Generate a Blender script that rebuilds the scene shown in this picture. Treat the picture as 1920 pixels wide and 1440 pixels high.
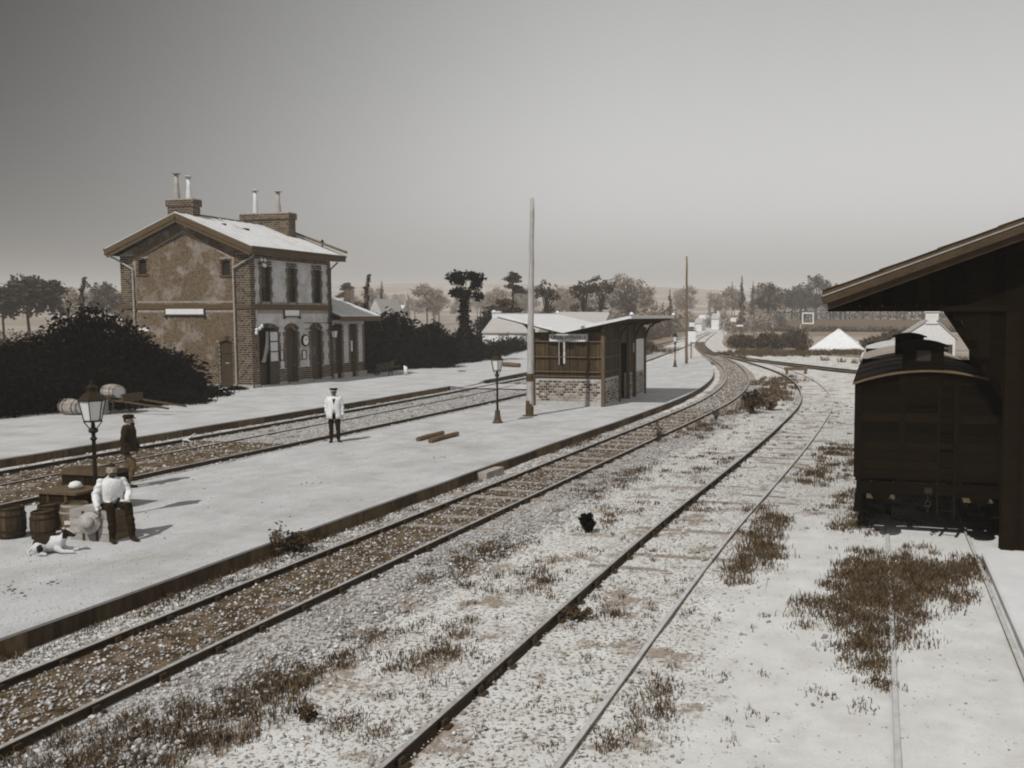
import bpy, bmesh, math, random
import numpy as np
from mathutils import Vector, Matrix, Euler
R = math.radians
scn = bpy.context.scene
for o in list(bpy.data.objects):
    bpy.data.objects.remove(o)
COL = scn.collection
random.seed(7)
rng = np.random.default_rng(7)

# ---------------------------------------------------------------- camera
cam_d = bpy.data.cameras.new("camera")
cam = bpy.data.objects.new("camera", cam_d)
COL.objects.link(cam)
cam_d.sensor_width = 36.0
cam_d.lens = 36.0 * 1750 / 1920
cam_d.shift_x = -0.125
cam_d.clip_start = 0.1
cam_d.clip_end = 9000
cam.location = (0, 0, 4.28)
cam.rotation_euler = (R(90 - 4.1833), 0, R(14.2307))
scn.camera = cam

# ---------------------------------------------------------------- sky, sun, exposure
SUN_AZ = -13.0    # degrees from straight behind the camera (-Y) towards +X
SUN_EL = 50.0
world = bpy.data.worlds.new("World")
scn.world = world
world.use_nodes = True
wn = world.node_tree.nodes
wl = world.node_tree.links
wn.clear()
sky = wn.new("ShaderNodeTexSky")
sky.sky_type = 'NISHITA'
sky.sun_disc = False
sky.sun_elevation = R(SUN_EL)
sky.air_density = 1.0
sky.dust_density = 5.0
sky.ozone_density = 1.0
sdir = Vector((math.sin(R(SUN_AZ)) * math.cos(R(SUN_EL)), -math.cos(R(SUN_AZ)) * math.cos(R(SUN_EL)), math.sin(R(SUN_EL))))
sky.sun_rotation = math.atan2(sdir.x, sdir.y)
bw = wn.new("ShaderNodeRGBToBW")
tint = wn.new("ShaderNodeMix")
tint.data_type = 'RGBA'
tint.blend_type = 'MULTIPLY'
tint.inputs[0].default_value = 1.0
tint.inputs[7].default_value = (1.0, 1.0, 0.995, 1)
bg = wn.new("ShaderNodeBackground")
bg.inputs[1].default_value = 0.15
wo = wn.new("ShaderNodeOutputWorld")
# uneven darkening put into the sky: brighter towards the right of the view and greyer round to the left
tc = wn.new("ShaderNodeTexCoord")
dp = wn.new("ShaderNodeVectorMath")
dp.operation = 'DOT_PRODUCT'
dp.inputs[1].default_value = (math.sin(R(62)), math.cos(R(62)), -0.25)
rmp = wn.new("ShaderNodeMapRange")
rmp.interpolation_type = 'SMOOTHSTEP'
rmp.inputs[1].default_value = -0.57
rmp.inputs[2].default_value = 0.20
rmp.inputs[3].default_value = 0.02
rmp.inputs[4].default_value = 1.25
mlt = wn.new("ShaderNodeMath")
mlt.operation = 'MULTIPLY'
wl.new(tc.outputs["Generated"], dp.inputs[0])
wl.new(dp.outputs["Value"], rmp.inputs[0])
wl.new(sky.outputs[0], bw.inputs[0])
wl.new(bw.outputs[0], mlt.inputs[0])
wl.new(rmp.outputs[0], mlt.inputs[1])
wl.new(mlt.outputs[0], tint.inputs[6])
wl.new(tint.outputs[2], bg.inputs[0])
wl.new(bg.outputs[0], wo.inputs[0])
sl = bpy.data.lights.new("sun", 'SUN')
sl.energy = 3.0
sl.angle = R(0.6)
sl.color = (1.0, 0.985, 0.955)
sun = bpy.data.objects.new("sun", sl)
COL.objects.link(sun)
sun.rotation_euler = sdir.to_track_quat('Z', 'Y').to_euler()
scn.view_settings.view_transform = 'Standard'
scn.view_settings.look = 'None'
scn.view_settings.exposure = 0.2
scn.view_settings.gamma = 1.0
scn.cycles.filter_width = 2.0        # the soft old lens
scn.cycles.use_denoising = True
scn.cycles.max_bounces = 6
scn.cycles.diffuse_bounces = 3
scn.cycles.glossy_bounces = 2
scn.cycles.transmission_bounces = 4
scn.cycles.transparent_max_bounces = 6
scn.cycles.volume_bounces = 1
scn.cycles.caustics_reflective = False
scn.cycles.caustics_refractive = False

# ---------------------------------------------------------------- materials
MATS = {}
def sepia(c):
    """the print's own toning: darker pigments are browner, whites stay neutral"""
    L = .3 * c[0] + .59 * c[1] + .11 * c[2]
    t = max(0.0, min(1.0, 1 - L / .42)) ** 1.25
    return (L * (1 + .54 * t), L * (1 - .05 * t), L * (1 - .62 * t))
def mat(name, c1, c2=None, scale=6.0, rough=0.85, bump=0.0, bscale=None, spec=0.25, lo=0.35, hi=0.65, detail=5.0,
        attr=0.0, c3=None, scale3=0.6, lo3=0.45, hi3=0.6, metal=0.0, stretch=None, obj_random=0.0):
    """procedural surface: two-tone noise, optional large stains (c3), optional per-face variation (attr)"""
    if name in MATS:
        return MATS[name]
    m = bpy.data.materials.new(name)
    m.use_nodes = True
    nt = m.node_tree
    n, l = nt.nodes, nt.links
    p = n["Principled BSDF"]
    p.inputs["Roughness"].default_value = rough
    p.inputs["Specular IOR Level"].default_value = spec
    p.inputs["Metallic"].default_value = metal
    geo = n.new("ShaderNodeNewGeometry")
    src = geo.outputs["Position"]
    if stretch:
        mp = n.new("ShaderNodeMapping")
        mp.inputs["Scale"].default_value = stretch
        l.new(src, mp.inputs[0])
        src = mp.outputs[0]
    c2 = c2 or tuple(x * 0.7 for x in c1)
    c1, c2 = sepia(c1), sepia(c2)
    if c3: c3 = sepia(c3)
    nz = n.new("ShaderNodeTexNoise")
    nz.inputs["Scale"].default_value = scale
    nz.inputs["Detail"].default_value = detail
    nz.inputs["Roughness"].default_value = 0.65
    l.new(src, nz.inputs["Vector"])
    mr = n.new("ShaderNodeMapRange")
    mr.inputs[1].default_value = lo
    mr.inputs[2].default_value = hi
    l.new(nz.outputs[0], mr.inputs[0])
    mx = n.new("ShaderNodeMix")
    mx.data_type = 'RGBA'
    mx.inputs[6].default_value = (*c1, 1)
    mx.inputs[7].default_value = (*c2, 1)
    l.new(mr.outputs[0], mx.inputs[0])
    out = mx.outputs[2]
    if c3:
        nz3 = n.new("ShaderNodeTexNoise")
        nz3.inputs["Scale"].default_value = scale3
        nz3.inputs["Detail"].default_value = 6
        nz3.inputs["Roughness"].default_value = 0.7
        l.new(geo.outputs["Position"], nz3.inputs["Vector"])
        mr3 = n.new("ShaderNodeMapRange")
        mr3.inputs[1].default_value = lo3
        mr3.inputs[2].default_value = hi3
        l.new(nz3.outputs[0], mr3.inputs[0])
        mx3 = n.new("ShaderNodeMix")
        mx3.data_type = 'RGBA'
        mx3.inputs[7].default_value = (*c3, 1)
        l.new(out, mx3.inputs[6])
        l.new(mr3.outputs[0], mx3.inputs[0])
        out = mx3.outputs[2]
    if attr or obj_random:
        if attr:
            a = n.new("ShaderNodeAttribute")
            a.attribute_name = "rnd"
            fac = a.outputs["Fac"]
        else:
            a = n.new("ShaderNodeObjectInfo")
            fac = a.outputs["Random"]
        amt = attr or obj_random
        mra = n.new("ShaderNodeMapRange")
        mra.inputs[3].default_value = 1 - amt
        mra.inputs[4].default_value = 1 + amt
        l.new(fac, mra.inputs[0])
        mxa = n.new("ShaderNodeVectorMath")
        mxa.operation = 'SCALE'
        l.new(out, mxa.inputs[0])
        l.new(mra.outputs[0], mxa.inputs["Scale"])
        out = mxa.outputs[0]
    l.new(out, p.inputs["Base Color"])
    if bump:
        nb = n.new("ShaderNodeTexNoise")
        nb.inputs["Scale"].default_value = bscale or scale * 3
        nb.inputs["Detail"].default_value = 4
        l.new(src, nb.inputs["Vector"])
        b = n.new("ShaderNodeBump")
        b.inputs["Strength"].default_value = bump
        b.inputs["Distance"].default_value = 0.03
        l.new(nb.outputs[0], b.inputs["Height"])
        l.new(b.outputs[0], p.inputs["Normal"])
    MATS[name] = m
    return m

M = {}
M['platform'] = mat("platform_sand", (.53, .527, .515), (.435, .428, .41), 1.7, .95, .8, 55, .1, detail=12, c3=(.36, .345, .31), scale3=.55, lo3=.48, hi3=.72, stretch=(1, .5, 1))
M['ballast'] = mat("ballast_dirt", (.46, .45, .42), (.15, .115, .08), 11, .95, .8, 40, .1, lo=.46, hi=.60, detail=8, c3=(.085, .056, .034), scale3=.8, lo3=.57, hi3=.68)
M['border'] = mat("render_border", (.34, .30, .23), (.22, .185, .13), 4, .95, .4, 40, .1, detail=8)
M['cinder'] = mat("cinder_bed", (.05, .031, .019), (.17, .125, .08), 4, .95, .8, 40, .1, lo=.42, hi=.64, detail=9, c3=(.34, .31, .25), scale3=1.3, lo3=.56, hi3=.68)
M['yard'] = mat("yard_chalk", (.60, .595, .57), (.46, .44, .40), 2.2, .95, .5, 45, .1, detail=9, c3=(.20, .155, .105), scale3=1.1, lo3=.585, hi3=.66)
M['yardclean'] = mat("yard_packed_chalk", (.64, .635, .615), (.57, .56, .54), 1.6, .95, .3, 45, .1, detail=8)
M['field'] = mat("meadow", (.15, .12, .075), (.26, .225, .15), .05, .95, .6, 3, .1, detail=9, c3=(.33, .31, .22), scale3=.012, lo3=.50, hi3=.58)
M['hill'] = mat("hill_fields", (.07, .055, .036), (.16, .135, .09), .02, .95, 0, 3, .1, detail=9, c3=(.30, .28, .2), scale3=.006, lo3=.5, hi3=.56)
M['palefield'] = mat("stubble_field", (.36, .33, .23), (.24, .2, .12), .6, .95, .5, 8, .1, detail=7)
M['brownfield'] = mat("ploughed_field", (.13, .085, .05), (.09, .06, .036), .5, .95, .5, 8, .1)
M['kerb'] = mat("kerb_stone", (.050, .034, .023), (.11, .082, .056), 2.5, .9, .5, 30, .15, detail=7, obj_random=.45, stretch=(3, 3, .7))
M['stone'] = mat("ballast_stone", (.47, .46, .42), (.34, .32, .275), 14, .9, 0, None, .15, attr=.5)
M['railside'] = mat("rail_rust", (.028, .019, .013), (.045, .031, .02), 8, .7, .2, 50, .3)
M['railtop'] = mat("rail_head", (.46, .45, .43), (.30, .28, .25), 6, .5, 0, None, .4, metal=.15)
M['railtop_dull'] = mat("rail_head_dusty", (.52, .51, .48), (.40, .375, .32), 4, .8, 0, None, .2)
M['raildust'] = mat("rail_side_dusty", (.26, .23, .18), (.14, .11, .08), 6, .9, .3, 40, .1)
M['sleeper'] = mat("sleeper_wood", (.36, .335, .285), (.18, .145, .105), 7, .9, .5, 30, .1, stretch=(1, 5, 5))
M['brick'] = mat("brick_dark", (.062, .040, .027), (.105, .071, .048), 20, .9, 0, None, .15, attr=.6)
M['brickmid'] = mat("brick_limewashed", (.19, .15, .105), (.12, .085, .055), 12, .9, 0, None, .15, obj_random=.6)
M['mortar'] = mat("mortar", (.40, .37, .305), (.29, .26, .205), 10, .95, .3, 60, .1)
M['limewash'] = mat("limewashed_plinth", (.46, .435, .37), (.36, .33, .26), 6, .95, .4, 40, .1)
M['gable'] = mat("roughcast_grimy", (.075, .055, .037), (.20, .16, .11), 9, .95, .9, 60, .1, detail=11, lo=.36, hi=.64, c3=(.33, .29, .215), scale3=.8, lo3=.50, hi3=.68)
M['facade'] = mat("roughcast_pale", (.50, .475, .405), (.38, .345, .275), 4.5, .95, .7, 55, .1, detail=9, c3=(.58, .56, .50), scale3=.9, lo3=.45, hi3=.6)
M['stucco_white'] = mat("white_stucco", (.52, .505, .46), (.40, .375, .32), 3, .95, .4, 40, .1)
M['fascia'] = mat("fascia_wood", (.075, .048, .032), (.11, .075, .05), 3, .8, .3, 30, .2, stretch=(1, 1, 6))
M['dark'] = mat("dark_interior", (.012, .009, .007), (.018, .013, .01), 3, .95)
M['door'] = mat("door_paint_dark", (.022, .017, .015), (.035, .026, .021), 4, .6, .15, 30, .35)
M['doorbrown'] = mat("door_paint_brown", (.055, .034, .024), (.04, .025, .018), 4, .6, .15, 30, .35)
M['zinc'] = mat("zinc_sheet", (.54, .535, .52), (.62, .615, .60), 1.2, .6, .15, 12, .35, c3=(.42, .405, .37), scale3=.9, lo3=.56, hi3=.68)
M['shelterroof'] = mat("shelter_zinc", (.64, .635, .625), (.57, .565, .55), 1.5, .6, .1, 12, .3)
M['white'] = mat("white_paint", (.74, .735, .71), (.62, .605, .57), 5, .6, .1, 30, .3)
M['cream'] = mat("cream_pipe", (.40, .36, .28), (.30, .26, .19), 5, .7)
M['stonepale'] = mat("dressed_stone", (.40, .375, .32), (.29, .26, .205), 5, .9, .4, 30, .15, attr=0)
M['wood'] = mat("plank_brown", (.045, .026, .016), (.075, .046, .028), 6, .75, .5, 25, .2, obj_random=.45, stretch=(4, 4, .5))
M['woodpost'] = mat("post_brown", (.14, .095, .06), (.08, .052, .034), 6, .8, .4, 25, .2, stretch=(3, 3, .5))
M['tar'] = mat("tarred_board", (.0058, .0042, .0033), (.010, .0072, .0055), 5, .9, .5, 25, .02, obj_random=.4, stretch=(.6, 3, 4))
M['tarroof'] = mat("tarred_roof", (.105, .064, .040), (.07, .044, .028), 3, .75, .5, 25, .2, obj_random=.35)
M['wagonroof'] = mat("wagon_roof_brown", (.10, .068, .042), (.14, .1, .065), 3, .8, .3, 20, .2)
M['wagonroof2'] = mat("wagon_roof_ochre", (.34, .30, .22), (.27, .23, .16), 3, .8, .3, 20, .2)
M['wagonroof3'] = mat("wagon_roof_pale", (.55, .53, .47), (.46, .43, .36), 3, .8, .3, 20, .2)
M['iron'] = mat("cast_iron", (.013, .0105, .0088), (.02, .016, .0125), 8, .65, .2, 40, .2)
M['ironbrown'] = mat("cast_iron_rusty", (.07, .046, .03), (.045, .03, .02), 8, .7, .2, 40, .3)
M['pole'] = mat("pole_wood_pale", (.47, .455, .41), (.33, .31, .255), 3, .9, .5, 25, .1, c3=(.10, .075, .05), scale3=2.2, lo3=.60, hi3=.66, stretch=(4, 4, .8))
M['pole_dark'] = mat("pole_wood_dark", (.11, .085, .06), (.17, .14, .10), 3, .9, .4, 25, .1, stretch=(4, 4, .8))
M['barrel'] = mat("barrel_oak_dark", (.035, .022, .014), (.06, .04, .026), 8, .7, .3, 25, .25, obj_random=.4)
M['barrelpale'] = mat("barrel_oak_pale", (.38, .34, .27), (.26, .22, .16), 8, .8, .3, 25, .2, obj_random=.35)
M['crate'] = mat("crate_pale_wood", (.42, .385, .31), (.32, .28, .21), 5, .85, .4, 25, .15, obj_random=.25, stretch=(1, 4, 4))
M['cratedark'] = mat("crate_shade_and_litter", (.12, .08, .05), (.16, .11, .07), 5, .85, .4, 25, .15, obj_random=.25)
M['log'] = mat("log_bark", (.09, .065, .042), (.16, .125, .085), 7, .95, .6, 25, .1)
M['shirt'] = mat("cloth_white", (.70, .70, .69), (.62, .61, .59), 9, .95, .5, 18, .1)
M['blackcloth'] = mat("cloth_black", (.011, .0095, .009), (.018, .0155, .014), 9, .95, .4, 20, .06)
M['darkcloth'] = mat("cloth_dark_blue", (.013, .0125, .014), (.020, .018, .019), 9, .9, .4, 20, .15)
M['browncloth'] = mat("cloth_brown", (.13, .098, .066), (.085, .062, .041), 9, .95, .5, 14, .1)
M['skin'] = mat("skin", (.33, .245, .185), (.27, .195, .145), 12, .6, 0, None, .3)
M['hair'] = mat("hair_dark", (.014, .010, .008), (.024, .017, .012), 30, .7, .3, 80, .2)
M['straw'] = mat("straw_hat", (.42, .39, .32), (.31, .28, .21), 25, .9, .3, 60, .1)
M['dogwhite'] = mat("dog_coat_white", (.62, .615, .6), (.5, .49, .46), 20, .95, .5, 60, .1)
M['dogblack'] = mat("dog_coat_black", (.012, .011, .012), (.02, .018, .017), 20, .9, .5, 60, .15)
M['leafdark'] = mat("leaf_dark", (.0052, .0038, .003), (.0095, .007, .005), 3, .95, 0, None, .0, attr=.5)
M['leaf'] = mat("leaf_brown", (.050, .036, .022), (.078, .058, .035), 2, .8, 0, None, .2, attr=.5)
M['leafpale'] = mat("leaf_hazed", (.20, .175, .125), (.28, .245, .18), 1, .8, 0, None, .2, attr=.5)  # far foliage: the paling of distance haze is put into the leaf colour
M['weed'] = mat("weed_brown", (.085, .056, .030), (.15, .108, .06), 4, .85, 0, None, .15, attr=.55)
M['weeddark'] = mat("weed_dark", (.04, .026, .015), (.065, .044, .026), 4, .85, 0, None, .15, attr=.5)
M['trunk'] = mat("tree_bark", (.06, .045, .032), (.10, .08, .056), 6, .95, .5, 20, .1, stretch=(3, 3, .6))
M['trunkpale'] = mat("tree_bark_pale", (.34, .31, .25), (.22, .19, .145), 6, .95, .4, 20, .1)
M['slate'] = mat("roof_slate_pale", (.34, .32, .275), (.41, .39, .345), 4, .8, .3, 20, .2)
M['thatch'] = mat("roof_thatch", (.2, .16, .11), (.14, .11, .075), 4, .95, .4, 20, .1)
M['chalk'] = mat("chalk_heap", (.70, .695, .67), (.62, .61, .58), 3, .95, .4, 20, .1)
M['enamel'] = mat("enamel_white", (.72, .72, .71), (.66, .655, .64), 3, .35, 0, None, .5)
M['ink'] = mat("sign_ink", (.02, .016, .014), (.03, .024, .02), 5, .7)
M['paper'] = mat("paper_notice", (.62, .6, .53), (.52, .49, .42), 6, .9)

def yard_material():
    m = bpy.data.materials.new("yard_chalk")
    m.use_nodes = True
    n, l = m.node_tree.nodes, m.node_tree.links
    p = n["Principled BSDF"]
    p.inputs["Roughness"].default_value = .95
    p.inputs["Specular IOR Level"].default_value = .1
    geo = n.new("ShaderNodeNewGeometry")
    def noise(sc, det=7, ro=.65):
        z = n.new("ShaderNodeTexNoise")
        z.inputs["Scale"].default_value = sc
        z.inputs["Detail"].default_value = det
        z.inputs["Roughness"].default_value = ro
        l.new(geo.outputs["Position"], z.inputs["Vector"])
        return z.outputs[0]
    def ramp(src, lo, hi, a=0.0, b=1.0):
        r = n.new("ShaderNodeMapRange")
        r.inputs[1].default_value, r.inputs[2].default_value, r.inputs[3].default_value, r.inputs[4].default_value = lo, hi, a, b
        l.new(src, r.inputs[0])
        return r.outputs[0]
    def mix(f, c1, c2):
        x = n.new("ShaderNodeMix")
        x.data_type = 'RGBA'
        l.new(f, x.inputs[0])
        for k, c in ((6, c1), (7, c2)):
            if isinstance(c, tuple): x.inputs[k].default_value = (*c, 1)
            else: l.new(c, x.inputs[k])
        return x.outputs[2]
    def math_(op, a, b):
        x = n.new("ShaderNodeMath")
        x.operation = op
        for k, c in ((0, a), (1, b)):
            if isinstance(c, float): x.inputs[k].default_value = c
            else: l.new(c, x.inputs[k])
        return x.outputs[0]
    at = n.new("ShaderNodeAttribute")
    at.attribute_name = "dirt"
    d = at.outputs["Fac"]
    base = mix(ramp(noise(1.6, 9), .35, .65), (.64, .637, .625), (.53, .52, .49))
    # fine dark specks grow denser with dirt
    sp = ramp(math_('ADD', noise(16, 4, .6), math_('MULTIPLY', d, .10)), .64, .72)
    base = mix(math_('MULTIPLY', sp, d), base, sepia((.16, .12, .08)))
    st = ramp(math_('ADD', noise(1.0, 8, .72), math_('MULTIPLY', d, .12)), .645, .72)
    base = mix(math_('MULTIPLY', st, .8), base, sepia((.21, .165, .11)))
    l.new(base, p.inputs["Base Color"])
    b = n.new("ShaderNodeBump")
    b.inputs["Strength"].default_value = .5
    b.inputs["Distance"].default_value = .03
    l.new(noise(42, 4), b.inputs["Height"])
    l.new(b.outputs[0], p.inputs["Normal"])
    return m
M['yardmix'] = yard_material()
gm = bpy.data.materials.new("lamp_glass")
gm.use_nodes = True
gp = gm.node_tree.nodes["Principled BSDF"]
gp.inputs["Base Color"].default_value = (.82, .82, .80, 1)
gp.inputs["Roughness"].default_value = .25
gp.inputs["Alpha"].default_value = .8
M['glass'] = gm
wgm = bpy.data.materials.new("window_glass")
wgm.use_nodes = True
wgp = wgm.node_tree.nodes["Principled BSDF"]
wgp.inputs["Base Color"].default_value = (.03, .026, .022, 1)
wgp.inputs["Roughness"].default_value = .12
M['pane'] = wgm

# ---------------------------------------------------------------- helpers
class MB:
    """collects shapes and links them as one mesh object"""
    def __init__(s):
        s.v, s.f, s.m, s.r = [], [], [], []
    def add(s, vs, fs, m=0, r=None):
        k = len(s.v)
        s.v += [tuple(p) for p in vs]
        s.f += [tuple(i + k for i in f) for f in fs]
        s.m += [m] * len(fs)
        s.r += [random.random() if r is None else r] * len(fs)
        return s
    def box(s, c, d, rz=0.0, m=0, rot=None, r=None):
        hx, hy, hz = d[0] / 2, d[1] / 2, d[2] / 2
        vs = [Vector((x, y, z)) for z in (-hz, hz) for x, y in ((-hx, -hy), (hx, -hy), (hx, hy), (-hx, hy))]
        mt = rot if rot is not None else Matrix.Rotation(rz, 3, 'Z')
        c = Vector(c)
        return s.add([mt @ p + c for p in vs], [(3, 2, 1, 0), (4, 5, 6, 7), (0, 1, 5, 4), (1, 2, 6, 5), (2, 3, 7, 6), (3, 0, 4, 7)], m, r)
    def bb(s, x0, x1, y0, y1, z0, z1, m=0, r=None):
        return s.box(((x0 + x1) / 2, (y0 + y1) / 2, (z0 + z1) / 2), (abs(x1 - x0), abs(y1 - y0), abs(z1 - z0)), 0, m, None, r)
    def bar(s, a, b, w, h=None, m=0):
        """square bar from a to b"""
        a, b = Vector(a), Vector(b)
        d = b - a
        q = d.to_track_quat('X', 'Z').to_matrix()
        return s.box((a + b) / 2, (d.length, w, h or w), 0, m, q)
    def tube(s, pts, rads, n=8, m=0, caps=True, sq=(1, 1)):
        pts = [Vector(p) for p in pts]
        if not hasattr(rads, '__len__'):
            rads = [rads] * len(pts)
        vs, fs = [], []
        up = None
        for i, p in enumerate(pts):
            t = (pts[min(i + 1, len(pts) - 1)] - pts[max(i - 1, 0)]).normalized()
            if up is None:
                up = Vector((0, 1, 0)) if abs(t.z) > .7 else Vector((0, 0, 1))
            a = t.cross(up)
            if a.length < 1e-4:
                a = t.cross(Vector((1, 0, 0)))
            a.normalize()
            b = a.cross(t).normalized()
            up = b
            for k in range(n):
                an = 2 * math.pi * k / n
                vs.append(p + (a * math.cos(an) * sq[0] + b * math.sin(an) * sq[1]) * rads[i])
        for i in range(len(pts) - 1):
            for k in range(n):
                fs.append((i * n + k, i * n + (k + 1) % n, (i + 1) * n + (k + 1) % n, (i + 1) * n + k))
        if caps:
            fs.append(tuple(range(n - 1, -1, -1)))
            fs.append(tuple((len(pts) - 1) * n + k for k in range(n)))
        return s.add(vs, fs, m)
    def lathe(s, prof, c=(0, 0, 0), n=16, m=0, axis='Z', caps=True, a0=0.0):
        """profile of (radius, height)"""
        c = Vector(c)
        vs, fs = [], []
        for r, h in prof:
            for k in range(n):
                an = 2 * math.pi * k / n + a0
                if axis == 'Z':
                    vs.append(c + Vector((r * math.cos(an), r * math.sin(an), h)))
                elif axis == 'X':
                    vs.append(c + Vector((h, r * math.cos(an), r * math.sin(an))))
                else:
                    vs.append(c + Vector((r * math.sin(an), h, r * math.cos(an))))
        for i in range(len(prof) - 1):
            for k in range(n):
                fs.append((i * n + k, i * n + (k + 1) % n, (i + 1) * n + (k + 1) % n, (i + 1) * n + k))
        if caps:
            fs.append(tuple(range(n - 1, -1, -1)))
            fs.append(tuple((len(prof) - 1) * n + k for k in range(n)))
        return s.add(vs, fs, m)
    def prism(s, poly, d, m=0):
        """closed polygon of 3D points swept by vector d"""
        k = len(poly)
        d = Vector(d)
        vs = [Vector(p) for p in poly] + [Vector(p) + d for p in poly]
        fs = [tuple(range(k - 1, -1, -1)), tuple(range(k, 2 * k))] + [(i, (i + 1) % k, (i + 1) % k + k, i + k) for i in range(k)]
        return s.add(vs, fs, m)
    def build(s, name, mats, parent=None, smooth=False, loc=None):
        me = bpy.data.meshes.new(name)
        me.from_pydata([tuple(p) for p in s.v], [], s.f)
        if not isinstance(mats, (list, tuple)):
            mats = [mats]
        for mm in mats:
            me.materials.append(mm)
        if len(mats) > 1:
            me.polygons.foreach_set("material_index", s.m)
        a = me.attributes.new("rnd", 'FLOAT', 'FACE')
        a.data.foreach_set("value", s.r)
        if smooth:
            me.polygons.foreach_set("use_smooth", [True] * len(me.polygons))
        bm = bmesh.new()
        bm.from_mesh(me)
        bmesh.ops.recalc_face_normals(bm, faces=bm.faces)
        bm.to_mesh(me)
        bm.free()
        me.update()
        return link(name, me, parent, loc)

def link(name, me, parent=None, loc=None):
    o = bpy.data.objects.new(name, me)
    COL.objects.link(o)
    if parent is not None:
        child(o, parent)
    if loc is not None:
        o.location = loc
    return o

def world_of(o):
    mt = Matrix.LocRotScale(o.location, o.rotation_euler, o.scale)
    if o.parent is not None:
        return world_of(o.parent) @ o.matrix_parent_inverse @ mt
    return mt

def child(o, parent):
    """parent a world-space object without moving it"""
    o.parent = parent
    o.matrix_parent_inverse = world_of(parent).inverted()
    return o

def tag(o, label=None, cat=None, group=None, kind=None):
    if label: o["label"] = label
    if cat: o["category"] = cat
    if group: o["group"] = group
    if kind: o["kind"] = kind
    return o

def empty(name, loc, label, cat, group=None, rz=0.0):
    o = bpy.data.objects.new(name, None)
    COL.objects.link(o)
    o.empty_display_size = .2
    o.location = loc
    o.rotation_euler = (0, 0, rz)
    return tag(o, label, cat, group)

def npmesh(name, V, F, mats, rnd=None, parent=None, smooth=False):
    """mesh from numpy arrays; F is (n,k)"""
    me = bpy.data.meshes.new(name)
    n, k = F.shape
    me.vertices.add(len(V))
    me.vertices.foreach_set("co", np.ascontiguousarray(V, dtype=np.float32).ravel())
    me.loops.add(n * k)
    me.loops.foreach_set("vertex_index", np.ascontiguousarray(F, dtype=np.int32).ravel())
    me.polygons.add(n)
    me.polygons.foreach_set("loop_start", np.arange(0, n * k, k, dtype=np.int32))
    try:
        me.polygons.foreach_set("loop_total", np.full(n, k, dtype=np.int32))
    except Exception:
        pass
    for mm in (mats if isinstance(mats, (list, tuple)) else [mats]):
        me.materials.append(mm)
    if rnd is not None:
        a = me.attributes.new("rnd", 'FLOAT', 'FACE')
        a.data.foreach_set("value", np.ascontiguousarray(rnd, dtype=np.float32))
    if smooth:
        me.polygons.foreach_set("use_smooth", np.ones(n, dtype=bool))
    me.update(calc_edges=True)
    me.validate()
    if name == '_':
        return me
    o = link(name, me)
    if parent is not None:
        child(o, parent)
    return o

def copy_tree(o, parent=None):
    c = o.copy()
    COL.objects.link(c)
    if parent is not None:
        c.parent = parent
    for ch in list(o.children):
        copy_tree(ch, c)
    return c

def curve_fn(pts):
    """smooth x(y) through control points (y, x)"""
    y = np.array([p[0] for p in pts], float)
    x = np.array([p[1] for p in pts], float)
    d = np.gradient(x, y)
    def fn(q):
        q = np.asarray(q, float)
        i = np.clip(np.searchsorted(y, q) - 1, 0, len(y) - 2)
        h = y[i + 1] - y[i]
        t = np.clip((q - y[i]) / h, -5, 5)
        tt = np.clip(t, 0, 1)
        r = ((2 * tt**3 - 3 * tt**2 + 1) * x[i] + (tt**3 - 2 * tt**2 + tt) * h * d[i] + (-2 * tt**3 + 3 * tt**2) * x[i + 1] + (tt**3 - tt**2) * h * d[i + 1])
        r = r + np.where(t < 0, t * h * d[i], 0) + np.where(t > 1, (t - 1) * h * d[i + 1], 0)
        return r
    return fn
# ================================================================ the setting
def vnoise(x, y, s, seed=0):
    """cheap smooth value noise on numpy arrays"""
    x = np.asarray(x) / s; y = np.asarray(y) / s
    xi = np.floor(x).astype(np.int64); yi = np.floor(y).astype(np.int64)
    fx = x - xi; fy = y - yi
    fx = fx * fx * (3 - 2 * fx); fy = fy * fy * (3 - 2 * fy)
    def h(a, b):
        v = (a * 374761393 + b * 668265263 + seed * 974711) & 0x7fffffff
        v = ((v ^ (v >> 13)) * 1274126177) & 0x7fffffff
        return ((v ^ (v >> 16)) & 0xffff) / 65535.0
    return (h(xi, yi) * (1 - fx) + h(xi + 1, yi) * fx) * (1 - fy) + (h(xi, yi + 1) * (1 - fx) + h(xi + 1, yi + 1) * fx) * fy

def grid_sheet(name, ys, xs_fn, zfn, m, parent=None):
    """rows along y; xs_fn(y) -> row of x values (constant count)"""
    rows = [np.asarray(xs_fn(y), float) for y in ys]
    nx = len(rows[0]); ny = len(ys)
    X = np.array(rows); Y = np.repeat(np.asarray(ys, float)[:, None], nx, 1)
    Z = zfn(X, Y)
    V = np.stack([X, Y, Z], -1).reshape(-1, 3)
    i = np.arange(nx * ny).reshape(ny, nx)
    F = np.stack([i[:-1, :-1], i[:-1, 1:], i[1:, 1:], i[1:, :-1]], -1).reshape(-1, 4)
    return npmesh(name, V, F, m, None, parent, smooth=True)

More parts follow.
